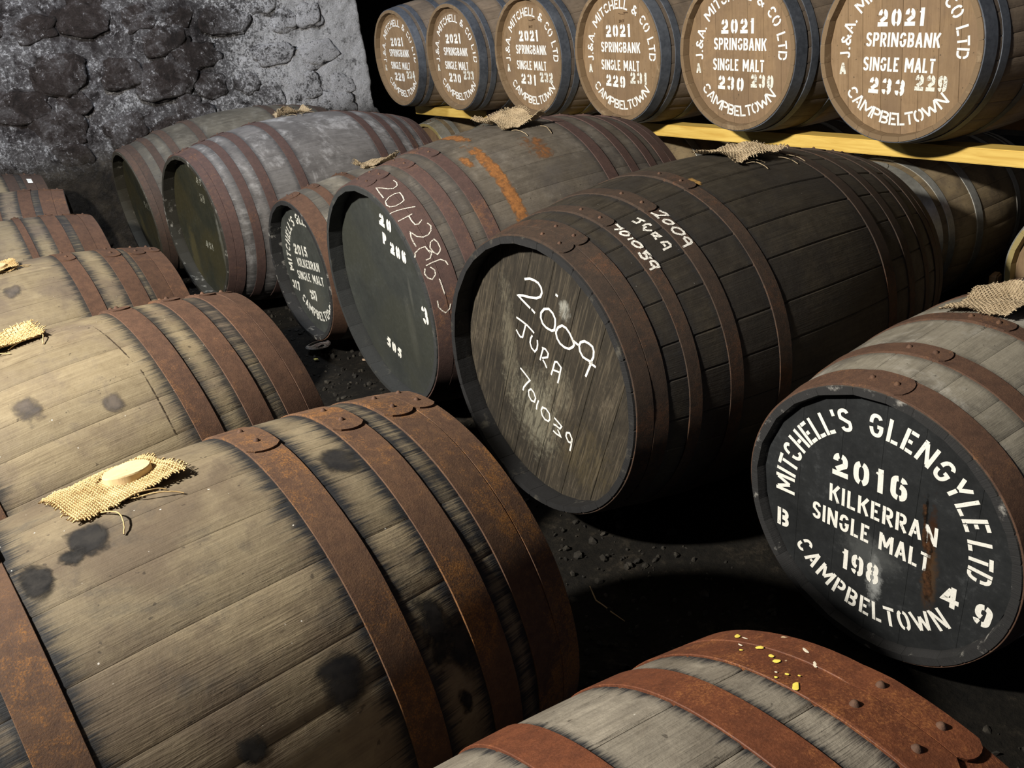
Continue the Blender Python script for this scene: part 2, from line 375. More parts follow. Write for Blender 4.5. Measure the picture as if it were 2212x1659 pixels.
# ---------------------------------------------------------------- lettering
def arc(cx, cy, rx, ry, a0, a1, n=9, e=2.5):
    out = []
    for i in range(n+1):
        a = math.radians(a0+(a1-a0)*i/n); c, s = math.cos(a), math.sin(a)
        out.append((cx+rx*math.copysign(abs(c)**(2/e), c), cy+ry*math.copysign(abs(s)**(2/e), s)))
    return out
O_ = [arc(.5, .5, .5, .5, 100, 260, 14), arc(.5, .5, .5, .5, -80, 80, 14)]
NINE = [arc(.5, .69, .5, .31, 96, 264), arc(.5, .69, .5, .31, 84, 0)+[(1, .6)]+arc(.5, .3, .5, .3, 0, -84), arc(.5, .3, .5, .3, 200, 256)]
GX, GY = .2401, .8401      # just clear of the stem / of the top bar
GL = {
 '0': (.58, O_), 'O': (.62, O_), '1': (.34, [[(.72, 0), (.72, 1)], [(.05, .78), (.3, .88)]]),
 '2': (.56, [arc(.5, .7, .5, .3, 180, 102), arc(.5, .7, .5, .3, 80, -25)+[(.1, .22)], [(0, .02), (1, .02)]]),
 '3': (.56, [arc(.5, .76, .5, .24, 178, 104), arc(.5, .76, .5, .24, 78, -80), arc(.5, .27, .5, .27, 84, -78), arc(.5, .27, .5, .27, -104, -178)]),
 '4': (.6, [[(.78, 0), (.78, 1)], [(.6, .98), (.02, .3), (.6, .3)], [(.9, .3), (1.02, .3)]]),
 '5': (.56, [[(.06, 1), (1, 1)], [(.06, .86), (.06, .58)], [(.2, .6)]+arc(.5, .31, .5, .31, 88, -78), arc(.5, .31, .5, .31, -104, -172)]),
 '6': (.58, [[(1-x, 1-y) for x, y in s] for s in NINE]), '9': (.58, NINE),
 '7': (.54, [[(0, 1), (1, 1)], [(.96, .86), (.42, 0)]]),
 '8': (.58, [arc(.5, .76, .45, .24, 100, 260), arc(.5, .76, .45, .24, -80, 80), arc(.5, .26, .5, .26, 100, 260), arc(.5, .26, .5, .26, -80, 80)]),
 'A': (.64, [[(0, 0), (.44, 1)], [(.56, 1), (1, 0)], [(.36, .26), (.64, .26)]]),
 'B': (.58, [[(0, 0), (0, 1)], [(GX, 1)]+arc(.5, .765, .46, .235, 88, -88)+[(GX, .53)], [(GX, .47)]+arc(.5, .235, .5, .235, 88, -88)+[(GX, 0)]]),
 'C': (.58, [arc(.5, .5, .5, .5, 35, 172, 12), arc(.5, .5, .5, .5, 188, 325, 12)]),
 'D': (.6, [[(0, 0), (0, 1)], [(.28, 1)]+arc(.4, .5, .6, .5, 88, 4)], ),
 'E': (.5, [[(0, 0), (0, 1)], [(GX, 1), (1, 1)], [(GX, .5), (.86, .5)], [(GX, 0), (1, 0)]]),
 'G': (.6, [arc(.5, .5, .5, .5, 35, 172, 12), arc(.5, .5, .5, .5, 188, 340, 12)+[(1, .44), (.6, .44)]]),
 'H': (.6, [[(0, 0), (0, 1)], [(1, 0), (1, 1)], [(GX, .5), (1-GX, .5)]]),
 'I': (.18, [[(.5, 0), (.5, 1)]]), 'J': (.46, [[(.9, 1), (.9, .3)]+arc(.45, .28, .45, .28, 0, -165)]),
 'K': (.6, [[(0, 0), (0, 1)], [(1, 1), (GX, .48)], [(.42, .66), (1, 0)]]),
 'L': (.48, [[(0, 0), (0, 1)], [(GX, 0), (1, 0)]]),
 'M': (.84, [[(0, 0), (0, 1)], [(.12, .98), (.5, .22)], [(.5, .22), (.88, .98)], [(1, 1), (1, 0)]]),
 'N': (.66, [[(0, 0), (0, 1)], [(.1, .98), (.9, .02)], [(1, 0), (1, 1)]]),
 'P': (.56, [[(0, 0), (0, 1)], [(GX, 1)]+arc(.5, .74, .5, .26, 88, -88)+[(GX, .48)]]),
 'R': (.58, [[(0, 0), (0, 1)], [(GX, 1)]+arc(.5, .75, .48, .25, 88, -88)+[(GX, .5)], [(.5, .4), (1, 0)]]),
 'S': (.54, [arc(.5, .75, .5, .25, 15, 200, 12)+[(.3, .56), (.75, .42)]+arc(.5, .26, .5, .26, 20, -165, 12)]),
 'T': (.54, [[(0, 1), (1, 1)], [(.5, GY), (.5, 0)]]),
 'U': (.6, [[(0, 1), (0, .3)]+arc(.5, .3, .5, .3, 180, 265), arc(.5, .3, .5, .3, 275, 360)+[(1, 1)]]),
 'W': (.95, [[(0, 1), (.24, .02)], [(.24, .02), (.5, .8)], [(.5, .8), (.76, .02)], [(.76, .02), (1, 1)]]),
 'Y': (.6, [[(0, 1), (.46, .5)], [(1, 1), (.54, .5)], [(.5, .4), (.5, 0)]]),
 '&': (.72, [[(1, .0), (.22, .7), (.2, .9), (.42, 1), (.64, .9), (.62, .76)], [(.32, .5), (.06, .34), (.04, .14), (.3, 0), (.6, .06)], [(.74, .2), (.98, .46)]]),
 "'": (.14, [[(.5, 1), (.4, .76)]]), '.': (.14, [[(.5, 0), (.5, .1)]]), ' ': (.34, []), '-': (.5, [[(0, .5), (1, .5)]]),
}
GL['D'] = (.6, [[(0, 0), (0, 1)], [(GX, 1)]+arc(.45, .5, .55, .5, 88, 6), arc(.45, .5, .55, .5, -6, -88)+[(GX, 0)]])

def stroke(pts, th, sub=.004):
    """a ribbon of width th along pts (2D) -> verts, quads"""
    P = [Vector(p) for p in pts]; Q = [P[0]]
    for a, c in zip(P, P[1:]):
        n = max(1, int((c-a).length/sub)) if sub else 1
        for i in range(1, n+1): Q.append(a+(c-a)*i/n)
    V = []
    for i, q in enumerate(Q):
        d = (Q[min(i+1, len(Q)-1)]-Q[max(i-1, 0)])
        if d.length < 1e-9: d = Vector((1, 0))
        d.normalize(); nrm = Vector((-d.y, d.x)); k = th/2
        if 0 < i < len(Q)-1:
            d1 = (Q[i]-Q[i-1]).normalized(); c_ = max(.5, abs(d1.dot(d))); k /= c_
        V.append(q+nrm*k); V.append(q-nrm*k)
    return V, [(2*i, 2*i+1, 2*i+3, 2*i+2) for i in range(len(Q)-1)]
def px_(x, w, th):
    iw = w-th
    if abs(x-GX) < 1e-6: return th*1.24
    if abs(x-(1-GX)) < 1e-6: return w-th*1.24
    return th/2+x*iw
def py_(y, h, th):
    return h-th*1.22 if abs(y-GY) < 1e-6 else th/2+y*(h-th)
def ends(st, w, h, th):
    """square the stroke off at the glyph box"""
    st = [Vector(p) for p in st]
    for a, c in ((0, 1), (-1, -2)):
        d = st[a]-st[c]
        if d.length < 1e-6: continue
        d.normalize(); p = st[a]
        if (abs(d.x) > .9 and (p.x < th*.51 or p.x > w-th*.51)) or (abs(d.y) > .75 and (p.y < th*.51 or p.y > h-th*.51)): st[a] = p+d*th*.5
    return [tuple(p) for p in st]
def text_strokes(txt, h, th, cw=1., gap=.16):
    """-> list of (glyph offset x, width, strokes in metres), total width"""
    out, x = [], 0.
    for ch in txt:
        w, st = GL[ch]; w = max(w*cw*h, th if st else 0); iw = max(w-th, 0.)
        out.append((x, w, [ends([(px_(px, w, th) if w > th*1.3 else w/2, py_(py, h, th)) for px, py in s], w, h, th) for s in st])); x += w+gap*h
    return out, x-gap*h
def lettering(parent, name, b, rec, items, mat, lift=.0008, label=None, acw=1.):
    """items: ('line', text, u0, v0, u1, height, th, tilt_deg) baseline from u0 to u1; ('arc', text, r_base, a0, a1, height, th, inward); every word its own part"""
    for it in items:
        words = [([], [])]; cnt = 0
        def put(sv, sf):
            V, F = words[-1]; base = len(V); V.extend(v+Vector((-.00003*(cnt % 9), 0, 0)) for v in sv); F.extend([tuple(base+i for i in f) for f in sf])
        if it[0] == 'path':
            sv, sf = stroke(it[1], it[2]); put([b.head(q.x, q.y, rec-lift) for q in sv], sf)
        else:
            arc_ = it[0] == 'arc'; txt, h, th = it[1], it[5], it[6]; g, tw = text_strokes(txt, h, th, acw if arc_ else 1.)
            for ch, (x, w, sts) in zip(txt, g):
                if ch == ' ': words.append(([], [])); continue
                for st in sts:
                    cnt += 1
                    if not arc_:
                        u0, v0, u1, tilt = it[2], it[3], it[4], it[7]; k = (u1-u0)/tw; c, s = math.cos(math.radians(tilt)), math.sin(math.radians(tilt))
                        sv, sf = stroke([((x+px)*k, py) for px, py in st], th)
                        put([b.head(u0+q.x*c-q.y*s, v0+q.x*s+q.y*c, rec-lift) for q in sv], sf)
                    else:
                        rb, a0, a1, inward = it[2], it[3], it[4], it[7]; sv, sf = stroke(st, th); o = []
                        am = math.radians(a0)+math.radians(a1-a0)*((x+w/2)/tw)
                        er = Vector((math.cos(am), math.sin(am))); et = Vector((er.y, -er.x)) if not inward else Vector((-er.y, er.x))
                        for q in sv:
                            pp = er*(rb+q.y if not inward else rb-q.y)+et*(q.x-w/2); o.append(b.head(pp.x, pp.y, rec-lift))
                        put(o, sf)
        for V, F in words:
            if V: link(name, mesh(name, V, F, False), mat, parent, b.off)
def chalk_head(parent, b, paths, rec, th, mat, label):
    V, F = [], []
    for pts in paths:
        sv, sf = stroke(pts, th); b0 = len(V); V += [b.head(q.x, q.y, rec-.0009) for q in sv]; F += [tuple(b0+i for i in f) for f in sf]
    o = link('chalk_writing', mesh('chalk_writing', V, F, False), mat, parent, b.off); o['label'] = label; return o
def chalk_body(parent, b, paths, th, mat, ex, label):
    V, F = [], []
    for pts in paths:
        R = b.Rb; sv, sf = stroke([(t*b.L, math.radians(a)*R) for t, a in pts], th); base = len(V)
        for q in sv:
            t = q.x/b.L; V.append(b.p(t, math.degrees(q.y/R), ex(t)))
        F += [tuple(base+i for i in f) for f in sf]
    o = link('chalk_writing', mesh('chalk_writing', V, F, False), mat, parent, b.off); o['label'] = label; return o
def patch(parent, name, b, t0, t1, a0, a1, mat, ex=.0007, label=None, n=14, skew=0.):
    V, uv, F = [], [], []
    for i in range(n+1):
        for j in range(n+1):
            f, g = i/n, j/n; V.append(b.p(t0+(t1-t0)*f+skew*g, a0+(a1-a0)*g, ex)); uv.append((f, g))
    for i in range(n):
        for j in range(n): a = i*(n+1)+j; F.append((a, a+1, a+n+2, a+n+1))
    m = mesh(name, V, F); add_uv(m, uv); o = link(name, m, mat, parent, b.off)
    if label: o['label'] = label
    return o

# ---------------------------------------------------------------- bung and hessian
def bung_cloth(root, b, t, th, corners, mat, nw=22, ns=3, lift=.004, curl=.02, bung_r=.03, seed=1, thr=.0011, threads=4, bung=True, bung_m=None, edge_lift=None, rumple=.006):
    """woven hessian rag: real over-and-under threads draped on the cask; corners = four (axial m, arc m) offsets"""
    rng = random.Random(seed); C = [Vector(c) for c in corners]
    def bil(f, g): return (C[0]*(1-f)+C[1]*f)*(1-g)+(C[3]*(1-f)+C[2]*f)*g
    def P(f, g, dz):
        q = bil(f, g); d = math.hypot(q.x, q.y)
        nz = noise.noise(Vector((q.x*15+seed*3.1, q.y*15, seed*1.7)))+.35*noise.noise(Vector((q.x*34, q.y*34+seed, 2.)))
        e = max(abs(f-.5), abs(g-.5))*2
        z = lift+rumple*(nz+.35)*min(1, d/.03)+curl*max(0, min(e, 1.06)-.4)**2*(.7+1.9*noise.noise(Vector((f*1.7+seed, g*1.7, 5.))))
        if edge_lift: z += edge_lift(f, g)
        if bung and d < bung_r*1.25: z = max(.001, min(z, .004))
        z = max(z, .0015)
        return b.p(t+q.x/b.L, th+math.degrees(q.y/b.Rb), z+dz)
    V, F = [], []
    def tube(pts, rad, k=4):
        base = len(V)
        for i, p in enumerate(pts):
            d = (pts[min(i+1, len(pts)-1)]-pts[max(i-1, 0)]).normalized(); a = d.orthogonal().normalized(); c = d.cross(a)
            for j in range(k): q = 2*PI*j/k; V.append(p+a*rad*math.cos(q)+c*rad*math.sin(q))
        for i in range(len(pts)-1):
            for j in range(k): F.append((base+i*k+j, base+i*k+(j+1) % k, base+(i+1)*k+(j+1) % k, base+(i+1)*k+j))
    n1 = nw; n2 = max(6, int(nw*((C[3]-C[0]).length+(C[2]-C[1]).length)/((C[1]-C[0]).length+(C[2]-C[3]).length)))
    # backing sheet so the weave reads as cloth
    mV, mF = [], []
    for i in range(n1+1):
        for j in range(n2+1): mV.append(P(i/n1, j/n2, -.0004))
    for i in range(n1):
        for j in range(n2):
            if rng.random() < .985: a = i*(n2+1)+j; mF.append((a, a+1, a+n2+2, a+n2+1))
    for d in range(2):
        na, nb = (n1, n2) if d == 0 else (n2, n1)
        for i in range(na+1):
            if rng.random() < .05: continue
            e0, e1 = -rng.uniform(0.01, .07), 1+rng.uniform(0.01, .07); pts = []
            m = int(nb*ns)
            for j in range(m+1):
                g = e0+(e1-e0)*j/m; f = i/na+rng.uniform(-.1, .1)/na
                ph = math.cos(PI*(g*nb+i)) * (1 if d else -1)
                pts.append(P(f, g, ph*thr*.9) if d == 0 else P(g, f, ph*thr*.9))
            tube(pts, thr*rng.uniform(.8, 1.15))
    for k in range(threads):
        f, g = rng.choice([(rng.random(), 1.), (1., rng.random()), (rng.random(), 1.)]); q = bil(f, g); ang = rng.uniform(-.5, 1.6); pts = []; z = .006
        for i in range(16):
            pts.append(b.p(t+q.x/b.L, th+math.degrees(q.y/b.Rb), .002+z*math.sin(PI*i/15)))
            q = q+Vector((math.cos(ang), math.sin(ang)))*.0045; ang += rng.uniform(-.25, .3)
        tube(pts, thr*.9)
    base = len(V); V += mV; F += [tuple(base+i for i in f) for f in mF]
    o = link('bung_cloth', mesh('bung_cloth', V, F), mat, root, b.off); o['label'] = 'frayed hessian rag under the bung'
    if bung:
        V2, F2 = [], []; n = 24; rows = [(1.03, -.012), (1., .0115), (.975, .0132), (.97, .0133), (.5, .0135), (.1, .0134)]
        for rr, h in rows:
            V2 += [(rr*bung_r*math.cos(2*PI*i/n)*(1+.02*math.sin(3*2*PI*i/n)), rr*bung_r*math.sin(2*PI*i/n), h+.0006*math.sin(2*PI*i/n*2)) for i in range(n)]
        for k in range(len(rows)-1):
            for i in range(n): F2.append((k*n+i, k*n+(i+1) % n, (k+1)*n+(i+1) % n, (k+1)*n+i))
        F2.append(tuple((len(rows)-1)*n+i for i in range(n)))
        m2 = mesh('bung', V2, F2, True, .35); add_uv(m2, [(v[0], v[1]) for v in V2])
        pt = b.p(t, th, 0); q = math.radians(th)
        bo = link('bung', m2, bung_m, root, pt+Vector(b.off), Vector((0, math.cos(q), math.sin(q))).to_track_quat('Z', 'Y').to_euler())
        bo['label'] = 'pale round wooden bung'
    return o
CHALK_JH=[[(-0.072,0.232),(-0.051,0.237),(-0.033,0.236),(-0.018,0.232),(-0.008,0.222),(-0.006,0.21),(-0.013,0.198),(-0.029,0.191),(-0.056,0.188),(-0.083,0.187),(-0.104,0.184),(-0.091,0.176),(-0.067,0.164),(-0.057,0.159)],[(-0.052,0.158),(-0.039,0.15)],[(-0.013,0.158),(-0.001,0.169),(0.017,0.173),(0.031,0.165),(0.039,0.152),(0.038,0.138),(0.033,0.122),(0.023,0.118),(0.003,0.121),(-0.011,0.129),(-0.017,0.143),(-0.015,0.155),(-0.013,0.158)],[(0.04,0.121),(0.049,0.133),(0.064,0.141),(0.078,0.138),(0.09,0.128),(0.099,0.115),(0.105,0.102),(0.1,0.095),(0.085,0.086),(0.068,0.086),(0.052,0.092),(0.042,0.103),(0.039,0.115),(0.04,0.121)],[(0.099,0.112),(0.111,0.108),(0.12,0.105)],[(0.123,0.104),(0.129,0.114),(0.143,0.12),(0.158,0.118),(0.17,0.113),(0.174,0.103),(0.172,0.088),(0.163,0.073),(0.148,0.075),(0.135,0.078),(0.125,0.09),(0.123,0.104)],[(0.166,0.075),(0.155,0.055),(0.148,0.042),(0.141,0.029)],[(0.156,0.07),(0.179,0.064)],[(0.046,0.216),(0.054,0.212)],[(-0.118,0.122),(-0.095,0.116),(-0.075,0.11),(-0.056,0.1),(-0.048,0.095)],[(-0.08,0.112),(-0.088,0.094),(-0.098,0.072),(-0.108,0.071),(-0.116,0.078),(-0.123,0.087)],[(-0.056,0.087),(-0.064,0.077),(-0.068,0.064),(-0.063,0.051),(-0.051,0.044),(-0.041,0.054),(-0.037,0.067),(-0.037,0.079)],[(-0.015,0.062),(-0.023,0.046),(-0.031,0.026)],[(-0.02,0.063),(-0.006,0.062),(0.004,0.053),(0.0,0.042),(-0.022,0.034)],[(-0.02,0.03),(-0.012,0.022),(-0.006,0.011)],[(0.01,-0.003),(0.02,0.018),(0.028,0.037),(0.037,0.039),(0.051,0.028),(0.046,0.013),(0.04,-0.005),(0.034,-0.019)],[(0.019,0.013),(0.046,0.013)],[(-0.118,-0.019),(-0.105,-0.027),(-0.091,-0.036),(-0.08,-0.044),(-0.096,-0.058),(-0.11,-0.073),(-0.114,-0.083)],[(-0.09,-0.077),(-0.078,-0.068),(-0.067,-0.075),(-0.061,-0.089),(-0.067,-0.102),(-0.08,-0.102),(-0.089,-0.092),(-0.09,-0.077)],[(-0.049,-0.092),(-0.057,-0.107),(-0.061,-0.122)],[(-0.041,-0.118),(-0.034,-0.107),(-0.02,-0.107),(-0.007,-0.117),(-0.007,-0.133),(-0.014,-0.141),(-0.028,-0.14),(-0.038,-0.131),(-0.041,-0.118)],[(0.012,-0.122),(0.027,-0.13),(0.04,-0.138),(0.032,-0.147),(0.015,-0.142),(0.007,-0.143)],[(0.023,-0.152),(0.034,-0.169),(0.017,-0.167),(0.004,-0.162)],[(0.058,-0.149),(0.07,-0.146),(0.078,-0.16),(0.074,-0.173),(0.063,-0.173),(0.055,-0.16),(0.058,-0.149)],[(0.078,-0.162),(0.073,-0.182),(0.067,-0.198)]]
CHALK_JB=[[(0.131,110.5),(0.13,112.0),(0.13,113.1),(0.132,113.8),(0.126,113.4),(0.118,112.4)],[(0.12,114.7),(0.124,114.6),(0.13,115.1),(0.133,116.0),(0.134,116.6),(0.128,117.3),(0.123,116.8),(0.119,115.6),(0.12,114.7)],[(0.12,118.8),(0.126,118.9),(0.131,119.1)],[(0.121,120.6),(0.127,120.3),(0.131,121.1),(0.133,122.3),(0.132,123.6),(0.127,123.6),(0.123,122.9),(0.121,121.7),(0.121,120.6)],[(0.118,125.0),(0.117,126.2),(0.116,127.1),(0.119,128.1),(0.124,128.3),(0.127,126.6),(0.125,126.0),(0.132,125.7),(0.132,126.8),(0.134,128.0),(0.131,128.8),(0.128,128.1)],[(0.125,129.6),(0.132,130.1),(0.134,131.4),(0.133,132.5),(0.126,132.2),(0.123,131.0),(0.125,129.6)],[(0.133,132.6),(0.124,132.2),(0.114,132.3)],[(0.175,111.7),(0.177,112.7),(0.179,113.8),(0.18,114.7)],[(0.178,113.2),(0.17,113.8),(0.164,113.7),(0.163,112.8),(0.162,112.0)],[(0.168,116.0),(0.176,115.8),(0.182,116.3),(0.182,117.3)],[(0.173,116.9),(0.167,116.8),(0.163,117.7),(0.169,118.6),(0.175,119.2)],[(0.166,120.6),(0.173,120.4),(0.177,120.4),(0.178,122.0),(0.18,122.9),(0.174,122.2),(0.17,121.3),(0.168,122.2),(0.167,123.1)],[(0.169,124.8),(0.176,125.0),(0.182,125.5),(0.183,126.7),(0.18,127.5),(0.172,127.5),(0.165,127.5),(0.165,128.0)],[(0.172,125.5),(0.172,126.8)],[(0.222,113.0),(0.224,114.2),(0.227,115.5),(0.228,116.2),(0.222,116.0),(0.215,115.3),(0.209,114.7),(0.206,113.5),(0.204,112.4)],[(0.204,113.9),(0.206,114.8),(0.205,116.1)],[(0.206,117.8),(0.212,117.4),(0.218,118.1),(0.22,119.1),(0.22,120.2),(0.216,120.3),(0.21,119.7),(0.207,118.7),(0.206,117.8)],[(0.206,122.2),(0.212,121.6),(0.219,122.3),(0.222,123.3),(0.223,124.7),(0.221,125.4),(0.215,125.3),(0.209,124.5),(0.205,123.4),(0.206,122.2)],[(0.212,127.0),(0.217,126.5),(0.221,127.2),(0.223,128.3),(0.221,129.2),(0.213,129.1),(0.213,127.7),(0.213,126.8)],[(0.22,129.4),(0.21,129.4),(0.199,129.5)]]
CHALK_PH=[[(0.074,105.7),(0.074,108.5),(0.068,110.6),(0.055,111.1),(0.043,109.6),(0.033,106.7),(0.023,104.4),(0.018,108.7),(0.015,113.7)],[(0.012,116.3),(0.028,114.8),(0.045,114.6),(0.059,115.4),(0.058,118.1),(0.054,120.7),(0.041,121.4),(0.025,121.5),(0.012,120.5),(0.008,118.7),(0.012,116.3)],[(0.001,123.9),(0.021,124.2),(0.042,125.1),(0.068,126.5)],[(0.007,129.6),(0.026,129.5),(0.05,129.2)],[(0.039,129.3),(0.038,132.1),(0.041,134.6),(0.05,135.1),(0.063,133.8)],[(0.071,136.2),(0.076,138.1),(0.07,140.1),(0.059,141.4),(0.044,141.5),(0.03,140.2),(0.02,137.0),(0.015,139.6),(0.015,141.9),(0.016,144.3)],[(0.055,144.8),(0.067,144.2),(0.072,146.0),(0.072,148.9),(0.068,150.0),(0.059,150.9),(0.051,149.3),(0.048,147.0),(0.055,144.8)],[(0.043,149.3),(0.037,145.8),(0.022,145.7),(0.007,146.8),(0.002,148.7)],[(0.042,147.9),(0.048,149.1),(0.037,151.4),(0.025,151.5)],[(0.075,156.6),(0.072,154.8),(0.061,153.3),(0.038,153.4),(0.02,153.8)],[(0.029,155.0),(0.037,156.9),(0.035,158.8),(0.023,160.4),(0.013,159.1),(0.009,156.9),(0.015,154.8)],[(0.041,161.0),(0.042,164.6),(0.043,168.1)],[(0.02,170.0),(0.019,172.9),(0.026,174.9),(0.034,176.2),(0.046,175.0),(0.052,172.8)],[(0.061,169.2),(0.067,170.1)]]
# ---------------------------------------------------------------- materials
M = {}
M['oak_pale'] = wood('oak_pale', (.095, .068, .042), (.212, .170, .110), (.335, .282, .192), patch=(.12, .092, .072), patch_amt=.75, specks=.8, stain_amt=.9, seed=1., tone=.14, chime=(.05, .04, .03))
M['oak_front'] = wood('oak_front', (.075, .056, .038), (.20, .160, .106), (.335, .278, .186), patch=(.10, .074, .052), patch_amt=.8, specks=.8, stain_amt=1., seed=2., tone=.2, mould=(.035, .036, .038), mould_amt=.5, chime=(.05, .04, .03))
M['oak_grey'] = wood('oak_grey', (.06, .052, .045), (.2, .178, .15), (.4, .36, .3), patch=(.07, .055, .04), patch_amt=.6, specks=.5, seed=3., tone=.2, grain=2., chime=(.12, .05, .025))
M['oak_black'] = wood('oak_black', (.012, .0095, .007), (.037, .030, .022), (.09, .073, .05), patch=(.016, .014, .013), patch_amt=.6, specks=.12, seed=4., tone=.35, chime=(.013, .013, .014), chime_worn=(.06, .055, .045), stain_amt=.6)
M['oak_olive'] = wood('oak_olive', (.036, .030, .025), (.094, .080, .066), (.162, .14, .116), patch=(.065, .058, .055), patch_amt=.6, stain_amt=.5, specks=.6, seed=5., tone=.2, mould=(.2, .18, .155), mould_amt=.4, chime=(.03, .032, .033), chime_worn=(.07, .07, .062))
M['oak_mouldy'] = wood('oak_mouldy', (.05, .046, .047), (.125, .118, .12), (.21, .2, .205), patch=(.05, .045, .045), patch_amt=.5, mould=(.36, .355, .36), mould_amt=.65, stain_amt=.6, seed=6., tone=.08, grain=.7, chime=(.03, .028, .022), chime_worn=(.34, .33, .3))
M['oak_dusky'] = wood('oak_dusky', (.035, .031, .026), (.095, .084, .068), (.175, .16, .13), patch=(.04, .034, .026), patch_amt=.6, mould=(.2, .19, .165), mould_amt=.45, seed=7., tone=.1, stain_amt=.5, chime=(.04, .036, .026), chime_worn=(.17, .16, .13))
M['oak_ashen'] = wood('oak_ashen', (.07, .062, .052), (.19, .172, .142), (.31, .285, .24), patch=(.07, .062, .054), patch_amt=.65, mould=(.38, .365, .335), mould_amt=.6, stain_amt=.5, seed=8., tone=.12, chime=(.02, .02, .021), chime_worn=(.3, .29, .27))
M['oak_new'] = wood('oak_new', (.09, .066, .05), (.19, .145, .11), (.28, .215, .16), stain=(.05, .043, .04), patch=(.10, .08, .066), patch_amt=.6, stain_amt=.5, seed=9., tone=.2, grain=.6, chime=(.17, .115, .065), chime_worn=(.25, .18, .11))
M['oak_low'] = wood('oak_low', (.15, .11, .068), (.33, .25, .15), (.46, .36, .23), stain=(.05, .04, .028), patch=(.11, .085, .065), patch_amt=.7, stain_amt=.4, seed=10., tone=.15, grain=.6, chime=(.3, .24, .1))
M['head_oak'] = wood('head_oak', (.12, .073, .040), (.235, .155, .088), (.32, .22, .135), patch=(.16, .105, .065), patch_amt=.5, stain_amt=0., specks=0., seed=11., tone=.18, grain=.6)
M['head_jura'] = painted('head_weathered', (.013, .0102, .0068), (.045, .036, .024), smears=[(.075, .18, .022, .03, (.3, .3, .27), .85), (-.06, -.12, .11, .13, (.23, .215, .16), .6), (-.16, .03, .04, .2, (.2, .18, .13), .45), (.03, -.04, .06, .08, (.2, .18, .13), .4), (.13, -.2, .12, .1, (.06, .045, .02), .5)], rough=.8, grain=2.6, scuff=.4, streak=.75)
M['head_p286'] = painted('head_grey_paint', (.026, .029, .028), (.042, .046, .043), smears=[(.10, -.12, .03, .13, (.14, .14, .12), .35), (.14, .02, .01, .08, (.15, .15, .13), .2)], rough=.55, scuff=.12, moss=(.034, .036, .028))
M['head_k2016'] = painted('head_black_paint', (.011, .012, .013), (.022, .024, .026), smears=[(.008, -.13, .022, .07, (.3, .31, .31), .8), (-.0, -.08, .08, .05, (.10, .105, .105), .5), (.12, -.02, .010, .13, (.03, .013, .006), 1.), (.124, -.07, .018, .08, (.06, .032, .015), .8), (.105, .07, .004, .05, (.002, .002, .002), 1.)], rough=.5, scuff=.3)
M['head_k2015'] = painted('head_black_worn', (.028, .031, .029), (.055, .06, .055), smears=[(.0, -.12, .12, .10, (.075, .075, .06), .5)], rough=.6, scuff=.25)
M['head_b41'] = painted('head_green_slime', (.018, .02, .014), (.035, .036, .024), smears=[(.16, -.1, .02, .25, (.2, .2, .18), .5), (-.22, -.2, .05, .2, (.09, .075, .03), .6)], rough=.55, scuff=.2, moss=(.04, .034, .014))
M['rust_brown'] = rust('rust_brown', (.112, .060, .038), (.06, .033, .023), (.30, .14, .05), orange_amt=.5, cover=.6, seed=1.)
M['rust_orange'] = rust('rust_orange', (.12, .066, .038), (.066, .036, .024), (.36, .155, .035), orange_amt=.7, cover=.575, seed=2.6)
M['rust_red'] = rust('rust_red', (.155, .052, .024), (.085, .03, .016), (.34, .14, .045), orange_amt=.6, cover=.57, flecks=(.45, .34, .22), seed=3., rough=.5)
M['rust_dark'] = rust('rust_dark', (.052, .033, .023), (.027, .019, .015), (.15, .06, .025), orange_amt=.45, cover=.56, seed=4.)
M['rust_plum'] = rust('rust_plum', (.09, .053, .046), (.055, .034, .031), (.26, .12, .045), orange_amt=.5, cover=.6, seed=5.)
M['rust_dull'] = rust('rust_dull', (.075, .048, .037), (.045, .032, .026), (.13, .07, .04), orange_amt=.4, cover=.58, seed=6.)
M['steel_blue'] = steel('steel_blue', (.13, .145, .175), (.06, .068, .085), rough=.5, metal=.35)
M['steel_bright'] = steel('steel_bright', (.70, .70, .66), (.42, .42, .39), rough=.36, metal=.7)
M['stencil'] = paint_white('stencil_white', (.8, .79, .74), wear=.36, fine=60)
M['stencil_worn'] = paint_white('stencil_worn', (.74, .74, .68), wear=.43, fine=50)
M['stencil_faded'] = paint_white('stencil_faded', (.34, .34, .28), wear=.5, fine=60)
M['stencil_new'] = paint_white('stencil_new', (.86, .85, .82), wear=.30, fine=60)
M['chalk'] = paint_white('chalk', (.82, .8, .75), wear=.46, fine=330)
M['chalk_firm'] = paint_white('chalk_firm', (.84, .82, .77), wear=.41, fine=330)
M['brand_ink'] = paint_white('brand_ink', (.05, .025, .012), wear=.42, fine=200)
def hess(name, a, b_):
    t = NT(name); n = t.noise(t.pos(), 160, 3, .6); n2 = t.noise(t.pos(), 25, 3, .6)
    return t.done(t.mix(t.lin(t.math('ADD', t.math('MULTIPLY', n, .5), t.math('MULTIPLY', n2, .5)), .35, .65), a, b_), .9, None, spec=.15)
M['hessian'] = hess('hessian', (.36, .24, .105), (.66, .5, .27))
M['hessian_dusty'] = hess('hessian_dusty', (.24, .18, .11), (.46, .37, .25))
M['bung_wood'] = wood('bung_wood', (.5, .37, .2), (.62, .48, .28), (.7, .56, .36), stain_amt=0, patch_amt=.1, tone=.0, grain=.5)
M['tar'] = decal_mat('tar_stain', (.008, .008, .009), (.03, .028, .027), cover=.62, scale=20, soft=.4)
M['tar_soft'] = decal_mat('grime_stain', (.012, .012, .014), (.03, .028, .027), cover=.6, scale=12, soft=.45)
M['rust_mark'] = decal_mat('rust_mark', (.17, .075, .028), (.29, .125, .04), cover=.68, scale=34, soft=.5, edge=1.8)
